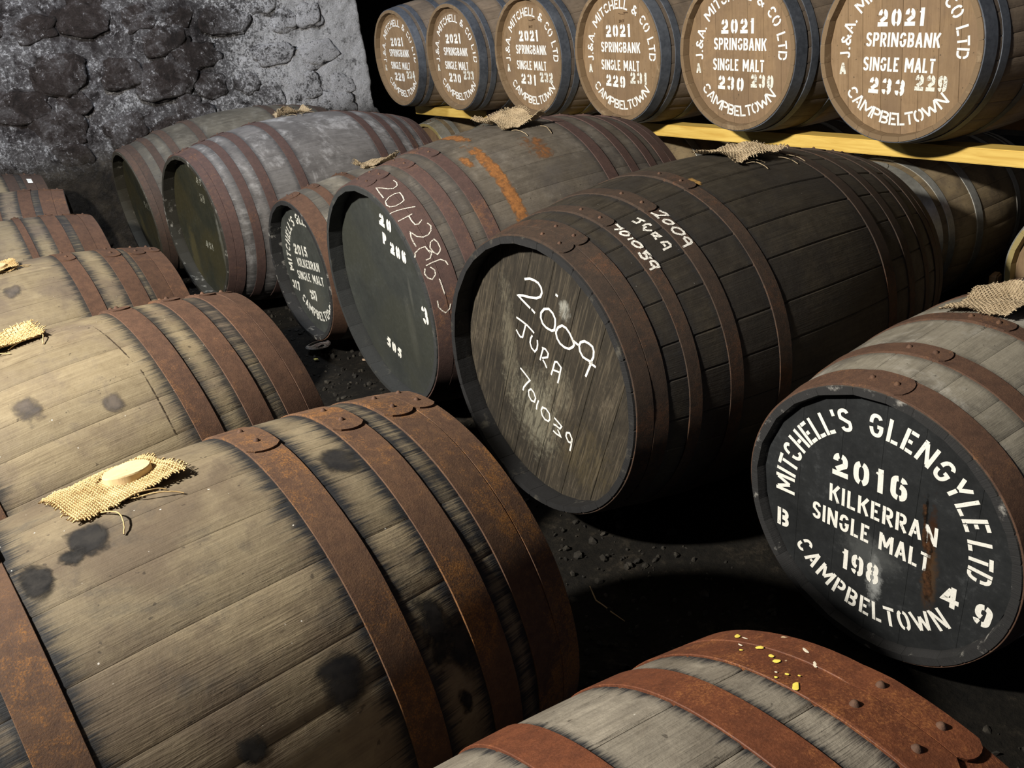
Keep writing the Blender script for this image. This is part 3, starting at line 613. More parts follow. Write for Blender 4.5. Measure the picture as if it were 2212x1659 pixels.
M['rust_faint'] = decal_mat('rust_faint', (.2, .085, .03), (.14, .07, .035), cover=.5, scale=30, soft=.5)
M['tar_faint'] = decal_mat('faint_stain', (.07, .062, .058), (.12, .10, .085), cover=.56, scale=14, soft=.5)
M['chalk_thin'] = paint_white('chalk_thin', (.80, .76, .68), wear=.485, fine=330)
M['dark_line'] = decal_mat('score_line', (.03, .022, .015), (.06, .045, .03), cover=.6, scale=60, soft=.3)
M['ochre'] = decal_mat('ochre_mark', (.25, .14, .04), (.33, .2, .07), cover=.6, scale=40, soft=.4)
def plain(name, c, r=.6):
    t = NT(name); n = t.noise(t.pos(), 60, 3, .6); return t.done(t.mix(t.lin(n, .35, .65), tuple(q*.8 for q in c), c), r)
M['yellow_paint'] = plain('yellow_paint', (.85, .68, .12), .4); M['white_fleck'] = plain('white_fleck', (.75, .68, .55), .6)

# ---------------------------------------------------------------- the setting: floor, walls, ceiling
XL = [(-1., .165), (.295, .165), (1.08, .132), (1.9, .123), (3.09, .056), (4.16, .027), (5.01, .053), (6.0, .033), (9, .03)]
XR = [(-1., -.04), (.858, -.04), (1.67, .001), (2.58, .022), (3.37, .03), (4.4, .004), (5.43, -.006), (9, 0)]
def lerp(tb, y):
    if y <= tb[0][0]: return tb[0][1]
    for (a, va), (b_, vb) in zip(tb, tb[1:]):
        if y <= b_: return va+(vb-va)*(y-a)/(b_-a)
    return tb[-1][1]
def floor_z(x, y):
    s = min(1, max(0, (x-.42)/.6)); s = s*s*(3-2*s)
    z = lerp(XL, y)*(1-s)+lerp(XR, y)*s
    if x > 2.2: z = z*(1-min(1, (x-2.2)/.4))
    return z
V, Fc = [], []; nx, ny = 150, 170; X0, X1, Y0, Y1 = -3.2, 6.6, -1.6, 9.0
for i in range(nx+1):
    for j in range(ny+1):
        x, y = X0+(X1-X0)*i/nx, Y0+(Y1-Y0)*j/ny
        n = noise.noise(Vector((x*5, y*5, 0)))*.010+noise.noise(Vector((x*14, y*14, 3)))*.007
        V.append((x, y, floor_z(x, y)-.012+n*.6))
for i in range(nx):
    for j in range(ny): a = i*(ny+1)+j; Fc.append((a, a+ny+1, a+ny+2, a+1))
t = NT('cellar_earth'); p = t.pos(); n1 = t.noise(p, 8, 6, .7); n2 = t.noise(p, 45, 5, .7)
col = t.ramp(t.math('ADD', t.math('MULTIPLY', n1, .5), t.math('MULTIPLY', n2, .5)), [(.38, (.0025, .0021, .0016)), (.54, (.0075, .0062, .0045)), (.66, (.026, .021, .015))])
M['earth'] = t.done(col, .95, t.bump(t.math('ADD', n1, t.math('MULTIPLY', n2, .6)), .9, .012), spec=.2)
fl = link('floor', mesh('floor', V, Fc), M['earth']); tag(fl, 'dark uneven earth floor of the cellar', 'floor', kind='structure')
# crumbs of stone and coal on the aisle floor
def pebble_set(name, n, xr, yr, smin, smax, mat, seed):
    rng = random.Random(seed); V, Fc = [], []
    ico = bmesh.new(); bmesh.ops.create_icosphere(ico, subdivisions=1, radius=1); iv = [v.co.copy() for v in ico.verts]; fi = [[v.index for v in f.verts] for f in ico.faces]; ico.free()
    for _ in range(n):
        x, y = rng.uniform(*xr), rng.uniform(*yr); s = smin+(smax-smin)*rng.random()**3; b0 = len(V); R = Euler((rng.random()*6, rng.random()*6, rng.random()*6)).to_matrix()
        sc = Vector((1, rng.uniform(.5, 1), rng.uniform(.35, .8))); z = floor_z(x, y)-.012
        for v in iv: w = R @ Vector((v.x*sc.x, v.y*sc.y, v.z*sc.z)) * s*rng.uniform(.8, 1.15); V.append((x+w.x, y+w.y, z+w.z+s*.2))
        Fc += [tuple(b0+k for k in f) for f in fi]
    return link(name, mesh(name, V, Fc, False), mat)
t = NT('grit'); n = t.noise(t.pos(), 30, 3, .6); M['grit'] = t.done(t.ramp(n, [(.3, (.006, .005, .004)), (.55, (.016, .0135, .010)), (.74, (.06, .052, .04))]), .9)
gr = pebble_set('loose_grit', 3800, (.45, 1.35), (.1, 5.8), .003, .017, M['grit'], 3)
tag(gr, 'loose dark grit and crumbs of stone scattered along the aisle floor', 'grit', kind='stuff')

# rubble wall at the back: mortar bed with separate bulging stones
WY = 6.6
def limewash(name, dark, mid, pale, amt, bias=0.):
    t = NT(name); p = t.pos(); x, y, z = t.sep(p)
    n1 = t.noise(p, 1.9, 7, .66, .6); n2 = t.noise(p, 7, 8, .72, 1.); n3 = t.noise(p, 24, 7, .78, .6); n4 = t.noise(p, 75, 5, .75, .3); n5 = t.noise(p, 200, 3, .7)
    col = t.ramp(t.math('ADD', t.math('MULTIPLY', n1, .4), t.math('ADD', t.math('MULTIPLY', n2, .3), t.math('MULTIPLY', n3, .3))), [(.38, dark), (.50, mid), (.62, tuple(c*1.9 for c in mid))])
    cover = t.math('ADD', t.lin(x, 1.5, 2.9, -.012, .12), bias)        # limewash thicker towards the opening
    hz = t.ss(t.math('ADD', t.math('ADD', t.math('MULTIPLY', n1, .5), t.math('MULTIPLY', n2, .3)), t.math('ADD', t.math('MULTIPLY', n3, .25), t.math('MULTIPLY', cover, 1.7))), .53, .68)
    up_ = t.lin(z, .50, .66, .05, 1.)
    col = t.mix(t.math('MULTIPLY', t.math('MULTIPLY', hz, up_), .75*amt), col, t.mix(t.ss(n4, .38, .62), tuple(c*.2 for c in pale), tuple(c*.42 for c in pale)))
    fk = t.ss(t.math('ADD', t.math('ADD', t.math('MULTIPLY', n3, .42), t.math('MULTIPLY', n4, .36)), t.math('ADD', t.math('MULTIPLY', n1, .24), cover)), .57, .64)
    col = t.mix(t.math('MULTIPLY', t.math('MULTIPLY', fk, up_), amt), col, t.mix(t.ss(n5, .35, .65), tuple(c*.7 for c in pale), pale))
    dk = t.ss(t.math('ADD', t.math('MULTIPLY', n2, .6), t.math('MULTIPLY', n3, .4)), .47, .37); col = t.mix(t.math('MULTIPLY', dk, .8), col, dark)
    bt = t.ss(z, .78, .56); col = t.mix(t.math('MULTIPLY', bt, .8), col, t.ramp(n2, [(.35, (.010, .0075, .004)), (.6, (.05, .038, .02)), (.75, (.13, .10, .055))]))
    nrm = t.bump(t.math('ADD', n3, t.math('MULTIPLY', n4, .5)), 1., .03, t.bump(n2, .9, .07))
    return t.done(col, .7, nrm, spec=.4)
M['mortar'] = limewash('sooty_mortar', (.012, .009, .0095), (.06, .047, .047), (.94, .93, .96), 1., .045)
M['rubble'] = limewash('rubble_stone', (.012, .008, .007), (.05, .035, .031), (.92, .91, .95), .97, .024)
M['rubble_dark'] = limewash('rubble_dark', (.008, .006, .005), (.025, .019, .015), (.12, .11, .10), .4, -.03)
def rough_wall(name, x0, x1, z0, z1, y, depth, mat, seed, ret=True):
    V, Fc = [], []; nx = int((x1-x0)/.022); nz = int((z1-z0)/.022)
    for i in range(nx+1):
        for j in range(nz+1):
            x, z = x0+(x1-x0)*i/nx, z0+(z1-z0)*j/nz
            d = noise.noise(Vector((x*2.2+seed, z*2.2, 1)))*.035+noise.noise(Vector((x*7, z*7+seed, 4)))*.018+noise.noise(Vector((x*18, z*18, seed)))*.010+noise.noise(Vector((x*38, z*38, seed)))*.006
            if z < .62: d += .03*min(1, (.62-z)/.05)
            V.append((x+(noise.noise(Vector((1., z*5, seed)))*.02 if i == nx else 0), y-d-.02, z))
    for i in range(nx):
        for j in range(nz): a = i*(nz+1)+j; Fc.append((a, a+nz+1, a+nz+2, a+1))
    if ret:
        b0 = len(V); row = [nx*(nz+1)+j for j in range(nz+1)]; mk = 8
        for k in range(1, mk+1):
            for j in range(nz+1): v = V[row[j]]; V.append((v[0]+noise.noise(Vector((k*.8, j*.25, seed)))*.025, v[1]+depth*k/mk, v[2]))
        cols = [row]+[[b0+(k-1)*(nz+1)+j for j in range(nz+1)] for k in range(1, mk+1)]
        for k in range(mk):
            for j in range(nz): Fc.append((cols[k][j], cols[k+1][j], cols[k+1][j+1], cols[k][j+1]))
    o = link(name, mesh(name, V, Fc), mat); return o
wb = rough_wall('wall_back', -3.2, 3.08, -.08, 3.3, WY, .8, M['mortar'], 2.)
tag(wb, 'sooty rubble wall with flaking limewash behind the casks', 'wall', kind='structure')
rng = random.Random(11); placed = []
def stone(px, pz, w, h, pro):
    bm = bmesh.new(); bmesh.ops.create_icosphere(bm, subdivisions=3, radius=1); sd = rng.random()*50
    for v in bm.verts:
        c = v.co.copy(); e = 3.2; k = (abs(c.x)**e+abs(c.y)**e+abs(c.z)**e)**(-1/e); c = c*k
        k2 = 1+.42*noise.noise(c*1.1+Vector((sd, 0, 0)))+.16*noise.noise(c*2.8+Vector((0, sd, 0)))+.06*noise.noise(c*7+Vector((0, sd, 4)))
        v.co = Vector((c.x*w*.56*k2, c.y*pro*.34*(1+(k2-1)*.6), c.z*h*.6*k2))
    m = bpy.data.meshes.new('stone'); bm.to_mesh(m); bm.free(); m.polygons.foreach_set('use_smooth', [True]*len(m.polygons))
    o = link('stone', m, M['rubble'], wb, (px, WY-.022, pz), (rng.uniform(-.1, .1), rng.uniform(-.25, .25), 0))
for (sx, sz, w, h, pr) in [(1.15, 1.5, .3, .17, .07), (1.55, 1.05, .34, .2, .09), (1.28, 1.14, .22, .17, .08), (2.68, 1.35, .17, .14, .06), (1.85, .98, .18, .13, .08), (2.1, .96, .16, .12, .07), (1.62, .72, .4, .19, .09), (1.2, .78, .26, .18, .08),
                           (1.62, 1.33, .26, .17, .06), (2.05, 1.38, .3, .15, .05), (2.35, 1.12, .26, .12, .05), (1.95, .48, .3, .17, .09), (1.5, .46, .33, .2, .1), (2.3, .66, .3, .16, .07), (.9, 1.2, .3, .22, .08), (.8, .85, .28, .2, .08), (2.7, 1.08, .24, .15, .045)]:
    stone(sx, sz, w, h, pr); placed.append((sx, sz, w))
for row in range(12):
    x = -1.2+rng.random()*.2
    while x < 2.95:
        w = rng.uniform(.14, .34); h = rng.uniform(.11, .18); z = .08+row*.155+rng.uniform(-.03, .03)
        if x > -.4 and z < 1.9 and all(abs(x+w/2-a) > (w+c)*.5 or abs(z-b_) > .13 for a, b_, c in placed) and rng.random() < .72:
            stone(x+w/2, z, w*.92, h, rng.uniform(.035, .075)); placed.append((x+w/2, z, w))
        x += w+rng.uniform(.02, .1)
for z in (.12, .3, .48):       # darker plinth stones near the opening
    for x in (2.62, 2.86): stone(x+rng.uniform(-.04, .04), z, .24, .16, .07)
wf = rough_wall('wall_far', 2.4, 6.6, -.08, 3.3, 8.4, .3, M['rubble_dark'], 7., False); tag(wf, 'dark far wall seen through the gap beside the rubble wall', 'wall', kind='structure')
V = [(6.4, 9, -.1), (6.4, -1.6, -.1), (6.4, -1.6, 3.3), (6.4, 9, 3.3)]
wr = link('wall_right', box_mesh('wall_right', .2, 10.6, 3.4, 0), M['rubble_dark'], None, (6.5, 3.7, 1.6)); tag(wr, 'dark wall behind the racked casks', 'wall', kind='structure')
ce = link('ceiling', box_mesh('ceiling', 9.8, 10.6, .15, 0), M['oak_black'], None, (1.7, 3.7, 3.42)); tag(ce, 'dark boarded ceiling above the casks', 'ceiling', kind='structure')

# ---------------------------------------------------------------- casks
def mirror(hs): return hs+[(1-b_, 1-a) for a, b_ in reversed(hs)]
B = {}
B['jura'] = Barrel(1.703, 1.6731, .4459, .0564, -.0536, 1.2898, .3579, .4448)
B['p286'] = Barrel(1.6576, 2.5823, .482, .0079, .0093, 1.125, .3777, .4598)
B['b41'] = Barrel(1.5948, 4.3965, .4561, .117, -.0391, 1.286, .3531, .4516)
B['b0'] = Barrel(1.5458, 5.4316, .4442, .0464, .0251, 1.2729, .3557, .45)
B['k2015'] = Barrel(1.5506, 3.3233, .4159, .0332, -.0249, .923, .2879, .3507, 1.022)
B['k2016'] = Barrel(1.7514, .858, .3001, .0062, -.0082, .8783, .301, .3399)
B['g'] = Barrel(.0556, .2954, .5088, -.0106, .0048, .9148, .3063, .3437)
B['f'] = Barrel(.088, 1.0838, .4881, .0954, -.0216, .8713, .3144, .356)
B['e'] = Barrel(.0603, 1.8968, .4826, .1127, .0464, .9064, .2955, .36)
B['d'] = Barrel(.0968, 3.0918, .4085, .085, -.0078, .9172, .2872, .3527)
B['c'] = Barrel(.0686, 4.1562, .3808, .0165, .0246, .9136, .2846, .3534)
B['b'] = Barrel(.0763, 5.0134, .4, -.1395, .0174, .9195, .2896, .3467)
B['a'] = Barrel(.0842, 6.0061, .3816, .004, -.0061, .9165, .2872, .3485)

# near row (their heads turned away, only bodies seen)
GL_ = 'hogsheads in the near row with rusty hoops'
def near(key, label, wm, hm, hoops, lap, seed, nL=40, **kw):
    return make_barrel('hogshead', B[key], label, 'barrel', GL_, M[wm], M[hm], hoops, nL=nL, lap=lap, head_m=M['head_oak'], head_rec=.035, seed=seed, far_head=True, **{**dict(groove=(.00025, .0010)), **kw})
fh = [(.002, .047), (.048, .108), (.149, .207), (.24, .296), (.6504, .7075), (.7928, .8507), (.8917, .952), (.953, .998)]
gf, hsf = near('f', 'largest cask in the foreground, stained oak with orange-rusted hoops and a bung', 'oak_front', 'rust_orange', fh, 94.5, 21, nL=96, laps=[92, 93, 95, 96, 94.5, 96.9, 96.9, 96], reach=.032, rivet_m=M['rust_brown'], riv_r=.0046)
gh = [(.002, .038), (.039, .081), (.123, .167), (.263, .309), (.691, .7367), (.8328, .8767), (.9192, .9625), (.9632, .998)]
gg, hsg = near('g', 'cask at the bottom edge of the photo with red-rusted hoops splashed with yellow paint', 'oak_grey', 'rust_red', gh, 103.4, 22, nL=80, laps=[100, 100, 100, 100, 132, 128, 103.6, 103.2], reach=.012, riv_r=.0044, groove=(.0004, .002))
eh = [(.002, .05), (.051, .1), (.137, .19), (.255, .309), (.6928, .746), (.8097, .8629), (.9004, .9535), (.9542, .998)]
ge, _ = near('e', 'pale yellow cask behind the foreground cask, with a scored line round its middle', 'oak_pale', 'rust_brown', eh, 85, 23, nL=72, reach=.03)
dh = [(.002, .06), (.061, .12), (.145, .208), (.292, .346), (.654, .7078), (.7917, .8547), (.8798, .94), (.941, .998)]
gd, _ = near('d', 'third cask of the near row counting back, riveted hoop ends facing the camera', 'oak_pale', 'rust_brown', dh, 103, 24, nL=60, laps=[100]*4+[102.8, 105, 104.1, 100.6])
ch = [(.002, .06), (.061, .115), (.155, .216), (.299, .328), (.6723, .7013), (.7837, .8455), (.8853, .94), (.941, .998)]
gc, _ = near('c', 'fourth cask of the near row counting back, hoop joints lying on its top line', 'oak_pale', 'rust_brown', ch, 86, 25)
bh = [(.002, .06), (.061, .122), (.159, .222), (.314, .37), (.63, .6857), (.7783, .8411), (.8775, .938), (.939, .998)]
gb, _ = near('b', 'fifth cask of the near row counting back, before the white-labelled one', 'oak_pale', 'rust_brown', bh, 92, 26)
ga, hsa = near('a', 'farthest cask of the near row, with a small white paper label on its end hoop', 'oak_pale', 'rust_dull', bh, 95, 27)

# far side of the aisle: heads facing the camera
GR_ = 'casks lying across the aisle'
jh = mirror([(.004, .036), (.037, .066), (.1083, .1344), (.1974, .2274), (.3163, .3479)]); jh[5] = (.675, .712); 
gj, hsj = make_barrel('sherry_butt', B['jura'], 'large blackened butt chalked 2009 and 701039 on its weathered head', 'barrel', GR_, M['oak_black'], M['rust_dark'], jh, n_staves=30, nL=72, head_m=M['head_jura'], head_dir=69, head_rec=.055, boards=7,
                      laps=[112, 112, 110, 112, 109, 93, 94, 95, 96, 97], seed=31, reach=.02, riv_r=.0048, groove=(.0005, .0022), bgap=(.0004, .001))
ph_ = [(.004, .045), (.046, .0864), (.1217, .1614), (.2048, .2444), (.6565, .6979), (.76, .795), (.85, .885), (.92, .96), (.961, .997)]
gp, hsp = make_barrel('sherry_butt', B['p286'], 'large butt with a smooth dark painted head stencilled 20 P286 and 505', 'barrel', GR_, M['oak_olive'], M['rust_plum'], ph_, n_staves=30, nL=64, head_m=M['head_p286'], head_dir=88, head_rec=.055, boards=8,
                      laps=[100, 100, 102.5, 102.5, 88, 89, 90, 91, 92], seed=32, reach=.025, riv_r=.0048, groove=(.0003, .0012), bgap=(.0001, .0003))
b4h = [(.004, .03), (.031, .0618), (.1, .131), (.178, .2124), (.31, .3441), (.685, .722), (.785, .82), (.868, .9), (.936, .966), (.967, .997)]
g4, _ = make_barrel('sherry_butt', B['b41'], 'mould-grey butt with a slimy green-black head, second from the rubble wall', 'barrel', GR_, M['oak_mouldy'], M['rust_plum'], b4h, n_staves=30, nL=52, head_m=M['head_b41'], head_dir=85, head_rec=.06, boards=8, lap=86, seed=33, reach=.02, riv_r=.0048, groove=(.0002, .0005), bgap=(.0001, .0003))
g0, _ = make_barrel('sherry_butt', B['b0'], 'dusky brown butt lying against the foot of the rubble wall', 'barrel', GR_, M['oak_dusky'], M['rust_dull'], b4h, n_staves=30, nL=44, head_m=M['head_b41'], head_dir=95, head_rec=.06, boards=8, lap=84, seed=34, reach=.02, riv_r=.0048, groove=(.0002, .0006), bgap=(.0001, .0003))
kh = mirror([(.004, .072), (.12, .16), (.28, .305)])
gk5, _ = make_barrel('hogshead', B['k2015'], 'small cask with a black head stencilled 2015 and 317 in worn white', 'barrel', GR_, M['oak_ashen'], M['rust_brown'], kh, n_staves=26, nL=48, head_m=M['head_k2015'], head_dir=92, head_rec=.05, boards=6, laps=[95, 96, 92, 92, 92, 92], seed=35, riv_r=.005, groove=(.0003, .001), bgap=(.0001, .0003))
k6h = [(.004, .0724), (.1635, .215), (.372, .42), (.6, .645), (.79, .84), (.93, .997)]
gk6, hsk = make_barrel('hogshead', B['k2016'], 'cask at the right with a black head boldly stencilled 2016 and 198 in white', 'barrel', GR_, M['oak_ashen'], M['rust_brown'], k6h, n_staves=26, nL=60, head_m=M['head_k2016'], head_dir=88, head_rec=.022, boards=6,
                       laps=[98.7, 97.3, 101, 95, 95, 95], seed=36, riv_r=.006, reach=.015, groove=(.0003, .0014), bgap=(.0001, .0004))

# racked casks on the yellow beams
RX = 2.595
rk = [(1, 5.1188, 'leftmost racked cask, stencilled 2021 and 229 beside the dark gap'), (2, 4.4364, 'second racked cask from the left, stencilled 2021 and 230 and 233'), (3, 3.7108, 'third racked cask from the left, stencilled 2021 and 231 and 232'),
      (4, 3.0425, 'fourth racked cask from the left, stencilled 229 and 231 with a small branded 2017'), (5, 2.3697, 'second racked cask from the right, stencilled 2021 and 230 twice'), (6, 1.7071, 'rightmost racked cask, stencilled 233 with a smudged 229 beside it')]
nums = {1: ('229', '234'), 2: ('230', '233'), 3: ('231', '232'), 4: ('229', '231'), 5: ('230', '230'), 6: ('233', '229')}
rh = mirror([(.004, .056), (.078, .112), (.25, .287)])
def rack_text(root, b, i):
    a_, b_ = nums[i]; wob = (i*37 % 5-2)*.0015
    lettering(root, 'stencil_lettering', b, .03, [('arc', 'J.&A. MITCHELL & CO LTD', .183, 187, -8, .039, .0068, False)], M['stencil_new'], acw=1.3)
    lettering(root, 'stencil_lettering', b, .03, [('line', '2021', -.087, .07+wob, .074, .052, .0125, -1)], M['stencil_new'])
    lettering(root, 'stencil_lettering', b, .03, [('line', 'SPRINGBANK', -.125, .012, .128, .043, .0074, -2)], M['stencil_new'])
    lettering(root, 'stencil_lettering', b, .03, [('line', 'SINGLE MALT', -.131, -.062, .118, .043, .0072, -2)], M['stencil_new'])
    lettering(root, 'stencil_lettering', b, .03, [('line', a_, -.108, -.132, .022, .051, .0125, -4)], M['stencil_new'])
    lettering(root, 'stencil_lettering', b, .03, [('line', b_, .056, -.122+wob, .162, .049, .012, -2)], M['stencil_worn'])
    lettering(root, 'stencil_lettering', b, .03, [('arc', 'CAMPBELTOWN', .232, 215, 319, .040, .0068, True)], M['stencil_new'], acw=1.35)
    lettering(root, 'stencil_lettering', b, .03, [('line', 'A', -.221, -.074, -.196, .036, .0085, 0)], M['stencil_worn'])
    if i in (3, 4): lettering(root, 'brand_mark', b, .03, [('line', '2017', .004, .128, .036, .012, .0024, 0), ('path', [(.003, .166), (.015, .162), (.03, .1605), (.047, .162)], .0022), ('path', [(.036, .167), (.064, .165)], .003)], M['brand_ink'])
for i, y, lab in rk:
    b = Barrel(RX+.45, y, 1.0447, 0, 0, .9, .28, .33); B['r%d' % i] = b
    root, _ = make_barrel('bourbon_barrel', b, lab, 'barrel', 'racked casks stencilled 2021', M['oak_new'], M['steel_blue'], rh, n_staves=27, nL=36, head_m=M['head_oak'], head_dir=90+[0, 1, -2, 2, -3, 1, 3][i], head_rec=.03, boards=[0, 6, 7, 6, 7, 7, 8][i], lap=20+i*13, rivets=0, seed=40+i, reach=.02, groove=(.0004, .0015), bgap=(.0003, .0007))
    rack_text(root, b, i)
# casks under the beams
lows = [(1.13, 'shadowed cask under the beam at the right edge of the photo'), (1.975, 'cask with bright steel hoops behind the far end of the blackened butt'), (2.64, 'low cask beneath the beam showing a strip of bright hoop over the blackened butt'),
        (3.3, 'low cask beneath the beam behind the dark painted butt, blue-grey hoop showing'), (3.96, 'low cask just beyond the rear hoops of the dark painted butt'), (4.62, 'low cask with its rim peeping over the dark painted butt'), (5.28, 'yellowish low cask behind the mould-grey butt')]
lh = mirror([(.004, .085), (.119, .155), (.3, .345)])
for i, (y, lab) in enumerate(lows):
    b = Barrel(3.23, y, .335, .02, -.01, .86, .268, .325)
    if i == 1: b = Barrel(3.328, 2.031, .297, .063, -.019, .883, .274, .333, .972)
    B['l%d' % i] = b
    make_barrel('bourbon_barrel', b, lab, 'barrel', 'casks under the rack', M['oak_low'], M['steel_bright'], lh, n_staves=27, nL=32, head_m=M['head_oak'], head_dir=88, head_rec=.03, boards=6, lap=100 if i != 1 else 102, rivets=2, seed=60+i, riv_r=.005, groove=(.0003, .0012))

# rack beams
t = NT('yellow_beam'); p = t.pos(); x, y, z = t.sep(p); g = t.noise(t.comb(t.math('MULTIPLY', x, 60), t.math('MULTIPLY', y, 5), t.math('MULTIPLY', z, 60)), 1, 4, .6, .6); kn = t.noise(p, 9, 3, .5)
col = t.mix(t.lin(g, .35, .7), (.60, .38, .08), (.78, .56, .15)); col = t.mix(t.ss(kn, .70, .76), col, (.22, .10, .02))
M['beam_yellow'] = t.done(col, .6, t.bump(g, .2, .002))
t = NT('bare_beam'); p = t.pos(); x, y, z = t.sep(p); g = t.noise(t.comb(t.math('MULTIPLY', x, 60), t.math('MULTIPLY', y, 5), t.math('MULTIPLY', z, 60)), 1, 4, .6, .6)
M['beam_bare'] = t.done(t.mix(t.lin(g, .35, .7), (.16, .11, .075), (.30, .23, .17)), .8, t.bump(g, .2, .002))
M['beam_brown'] = plain('beam_brown', (.16, .08, .03), .8)
def beam(y0, y1, x, mat, lab, zt=.7195, h=.052, w=.075):
    o = link('rack_beam', box_mesh('rack_beam', w, y1-y0, h, .003, 2), M[mat], None, (x, (y0+y1)/2, zt-h/2)); tag(o, lab, 'beam', 'timber beams of the cask rack', 'thing'); return o
BX = 2.8375
beam(4.475, 5.36, BX, 'beam_yellow', 'short yellow beam under the two leftmost racked casks')
beam(4.26, 4.473, BX, 'beam_bare', 'bare grey piece of beam between the two yellow lengths')
beam(-.6, 4.258, BX, 'beam_yellow', 'long yellow beam under the four rightmost racked casks')
beam(-.6, 5.5, 3.36, 'beam_brown', 'brown beam under the back ends of the racked casks', zt=.726, h=.054)
# ---------------------------------------------------------------- lettering and chalk
b = B['k2016']; rc = .022
def k16(items, lab=None): lettering(gk6, 'stencil_lettering', b, rc, items, M['stencil'], label=lab)
k16([('arc', "MITCHELL'S", .196, 186, 108, .050, .0080, False)]); k16([('arc', 'GLENGYLE', .194, 97, 21, .050, .0080, False)]); k16([('arc', 'LTD', .194, 16, -7, .046, .0078, False)])
k16([('line', '2016', -.103, .072, .066, .054, .0118, 1)]); k16([('line', 'KILKERRAN', -.107, .006, .132, .042, .0070, .5)]); k16([('line', 'SINGLE MALT', -.147, -.055, .122, .042, .0070, -.5)])
k16([('line', '198', -.070, -.148, .018, .051, .0100, -1)]); k16([('arc', 'CAMPBELTOWN', .238, 217, 319, .045, .0074, True)]); k16([('line', 'B', -.242, -.118, -.208, .046, .0095, 0)])
k16([('line', '4', .150, -.112, .186, .048, .0105, 0)]); k16([('line', '9', .212, -.116, .247, .05, .0115, -8)])
M['rust_streak'] = decal_mat('rust_streak', (.012, .007, .004), (.07, .03, .012), cover=.62, scale=24, soft=.3, edge=1.2)
for u0, u1, v0, v1 in ((.108, .134, -.155, -.005), (.098, .112, -.03, .11), (.11, .128, -.07, .045)):
    V, Fc, uvs = [], [], []
    for i in range(7):
        for j in range(15): V.append(b.head(u0+(u1-u0)*i/6+.012*(1-j/14)-.006, v0+(v1-v0)*j/14, rc-.0013)); uvs.append((i/6, j/14))
    for i in range(6):
        for j in range(14): a = i*15+j; Fc.append((a, a+1, a+16, a+15))
    m = mesh('rust_streak', V, Fc); add_uv(m, uvs); o = link('rust_streak', m, M['rust_streak'], gk6, b.off); o['label'] = 'dark rusty leak streak down the black head'
b = B['p286']; rc = .055
def p2(items): lettering(gp, 'stencil_lettering', b, rc, items, M['stencil'])
p2([('line', '20', .006, .241, .090, .044, .014, -15)]); p2([('line', 'P', .006, .177, .032, .042, .0125, -14), ('line', '286', .05, .150, .155, .044, .0135, -12)]); p2([('line', '3', .2, -.062, .236, .064, .0145, 0)]); p2([('line', '505', -.128, -.226, -.022, .043, .0125, -16)])
b = B['k2015']; rc = .05
def k15(items): lettering(gk5, 'stencil_lettering', b, rc, items, M['stencil_worn'])
k15([('arc', "MITCHELL'S GLENGYLE", .188, 192, 34, .044, .0082, False)]); k15([('line', '2015', -.132, .045, .003, .047, .0105, 1)]); k15([('line', 'KILKERRAN', -.125, -.008, .102, .038, .0072, 3)]); k15([('line', 'SINGLE MALT', -.15, -.068, .118, .038, .0072, 3)])
k15([('line', '317', -.235, -.128, -.156, .042, .011, 0)]); k15([('line', '257', -.05, -.142, .014, .045, .011, 2)]); k15([('arc', 'CAMPBELTOWN', .226, 226, 322, .042, .008, True)])
b = B['b41']; rc = .06
lettering(g4, 'stencil_lettering', b, rc, [('line', '41', .018, .212, .07, .042, .009, -8), ('line', 'SH', .015, .13, .07, .042, .009, -8)], M['stencil_faded']); lettering(g4, 'stencil_lettering', b, rc, [('line', '491', -.045, -.105, .045, .038, .011, -6)], M['stencil_faded'])
b = B['b0']; lettering(g0, 'stencil_lettering', b, rc, [('line', 'SHN', -.02, .02, .1, .04, .009, -8), ('line', '12', .05, -.22, .13, .045, .012, -6)], M['stencil_faded'])
b = B['jura']
chalk_head(gj, b, CHALK_JH[:9], .055, .0062, M['chalk_firm'], 'white chalked year 2009'); chalk_head(gj, b, CHALK_JH[9:17], .055, .0052, M['chalk_firm'], 'white chalked word'); chalk_head(gj, b, CHALK_JH[17:], .055, .0052, M['chalk_firm'], 'white chalked number 701039')
def on_hoops(hoops, up=.0036, dn=.0010):
    def ex(t):
        for a, c in hoops:
            if a-.002 <= t <= c+.002: return up
        return dn
    return ex
for ps, lb in ((CHALK_JB[:7], 'white chalked number 701039 over a hoop'), (CHALK_JB[7:14], 'white chalked word on the staves'), (CHALK_JB[14:], 'white chalked year 2009 over a hoop')):
    chalk_body(gj, b, ps, .0058, M['chalk'], on_hoops(jh), lb)
for ps, lb in ((CHALK_PH[:3], 'thin chalked 20 and slash on the end hoop'), (CHALK_PH[3:11], 'thin chalked P286 on the end hoop'), (CHALK_PH[11:12], 'chalk dash on the end hoop'), (CHALK_PH[12:13], 'chalk loop on the end hoop')):
    chalk_body(gp, B['p286'], ps, .0036, M['chalk_thin'], on_hoops(ph_), lb)

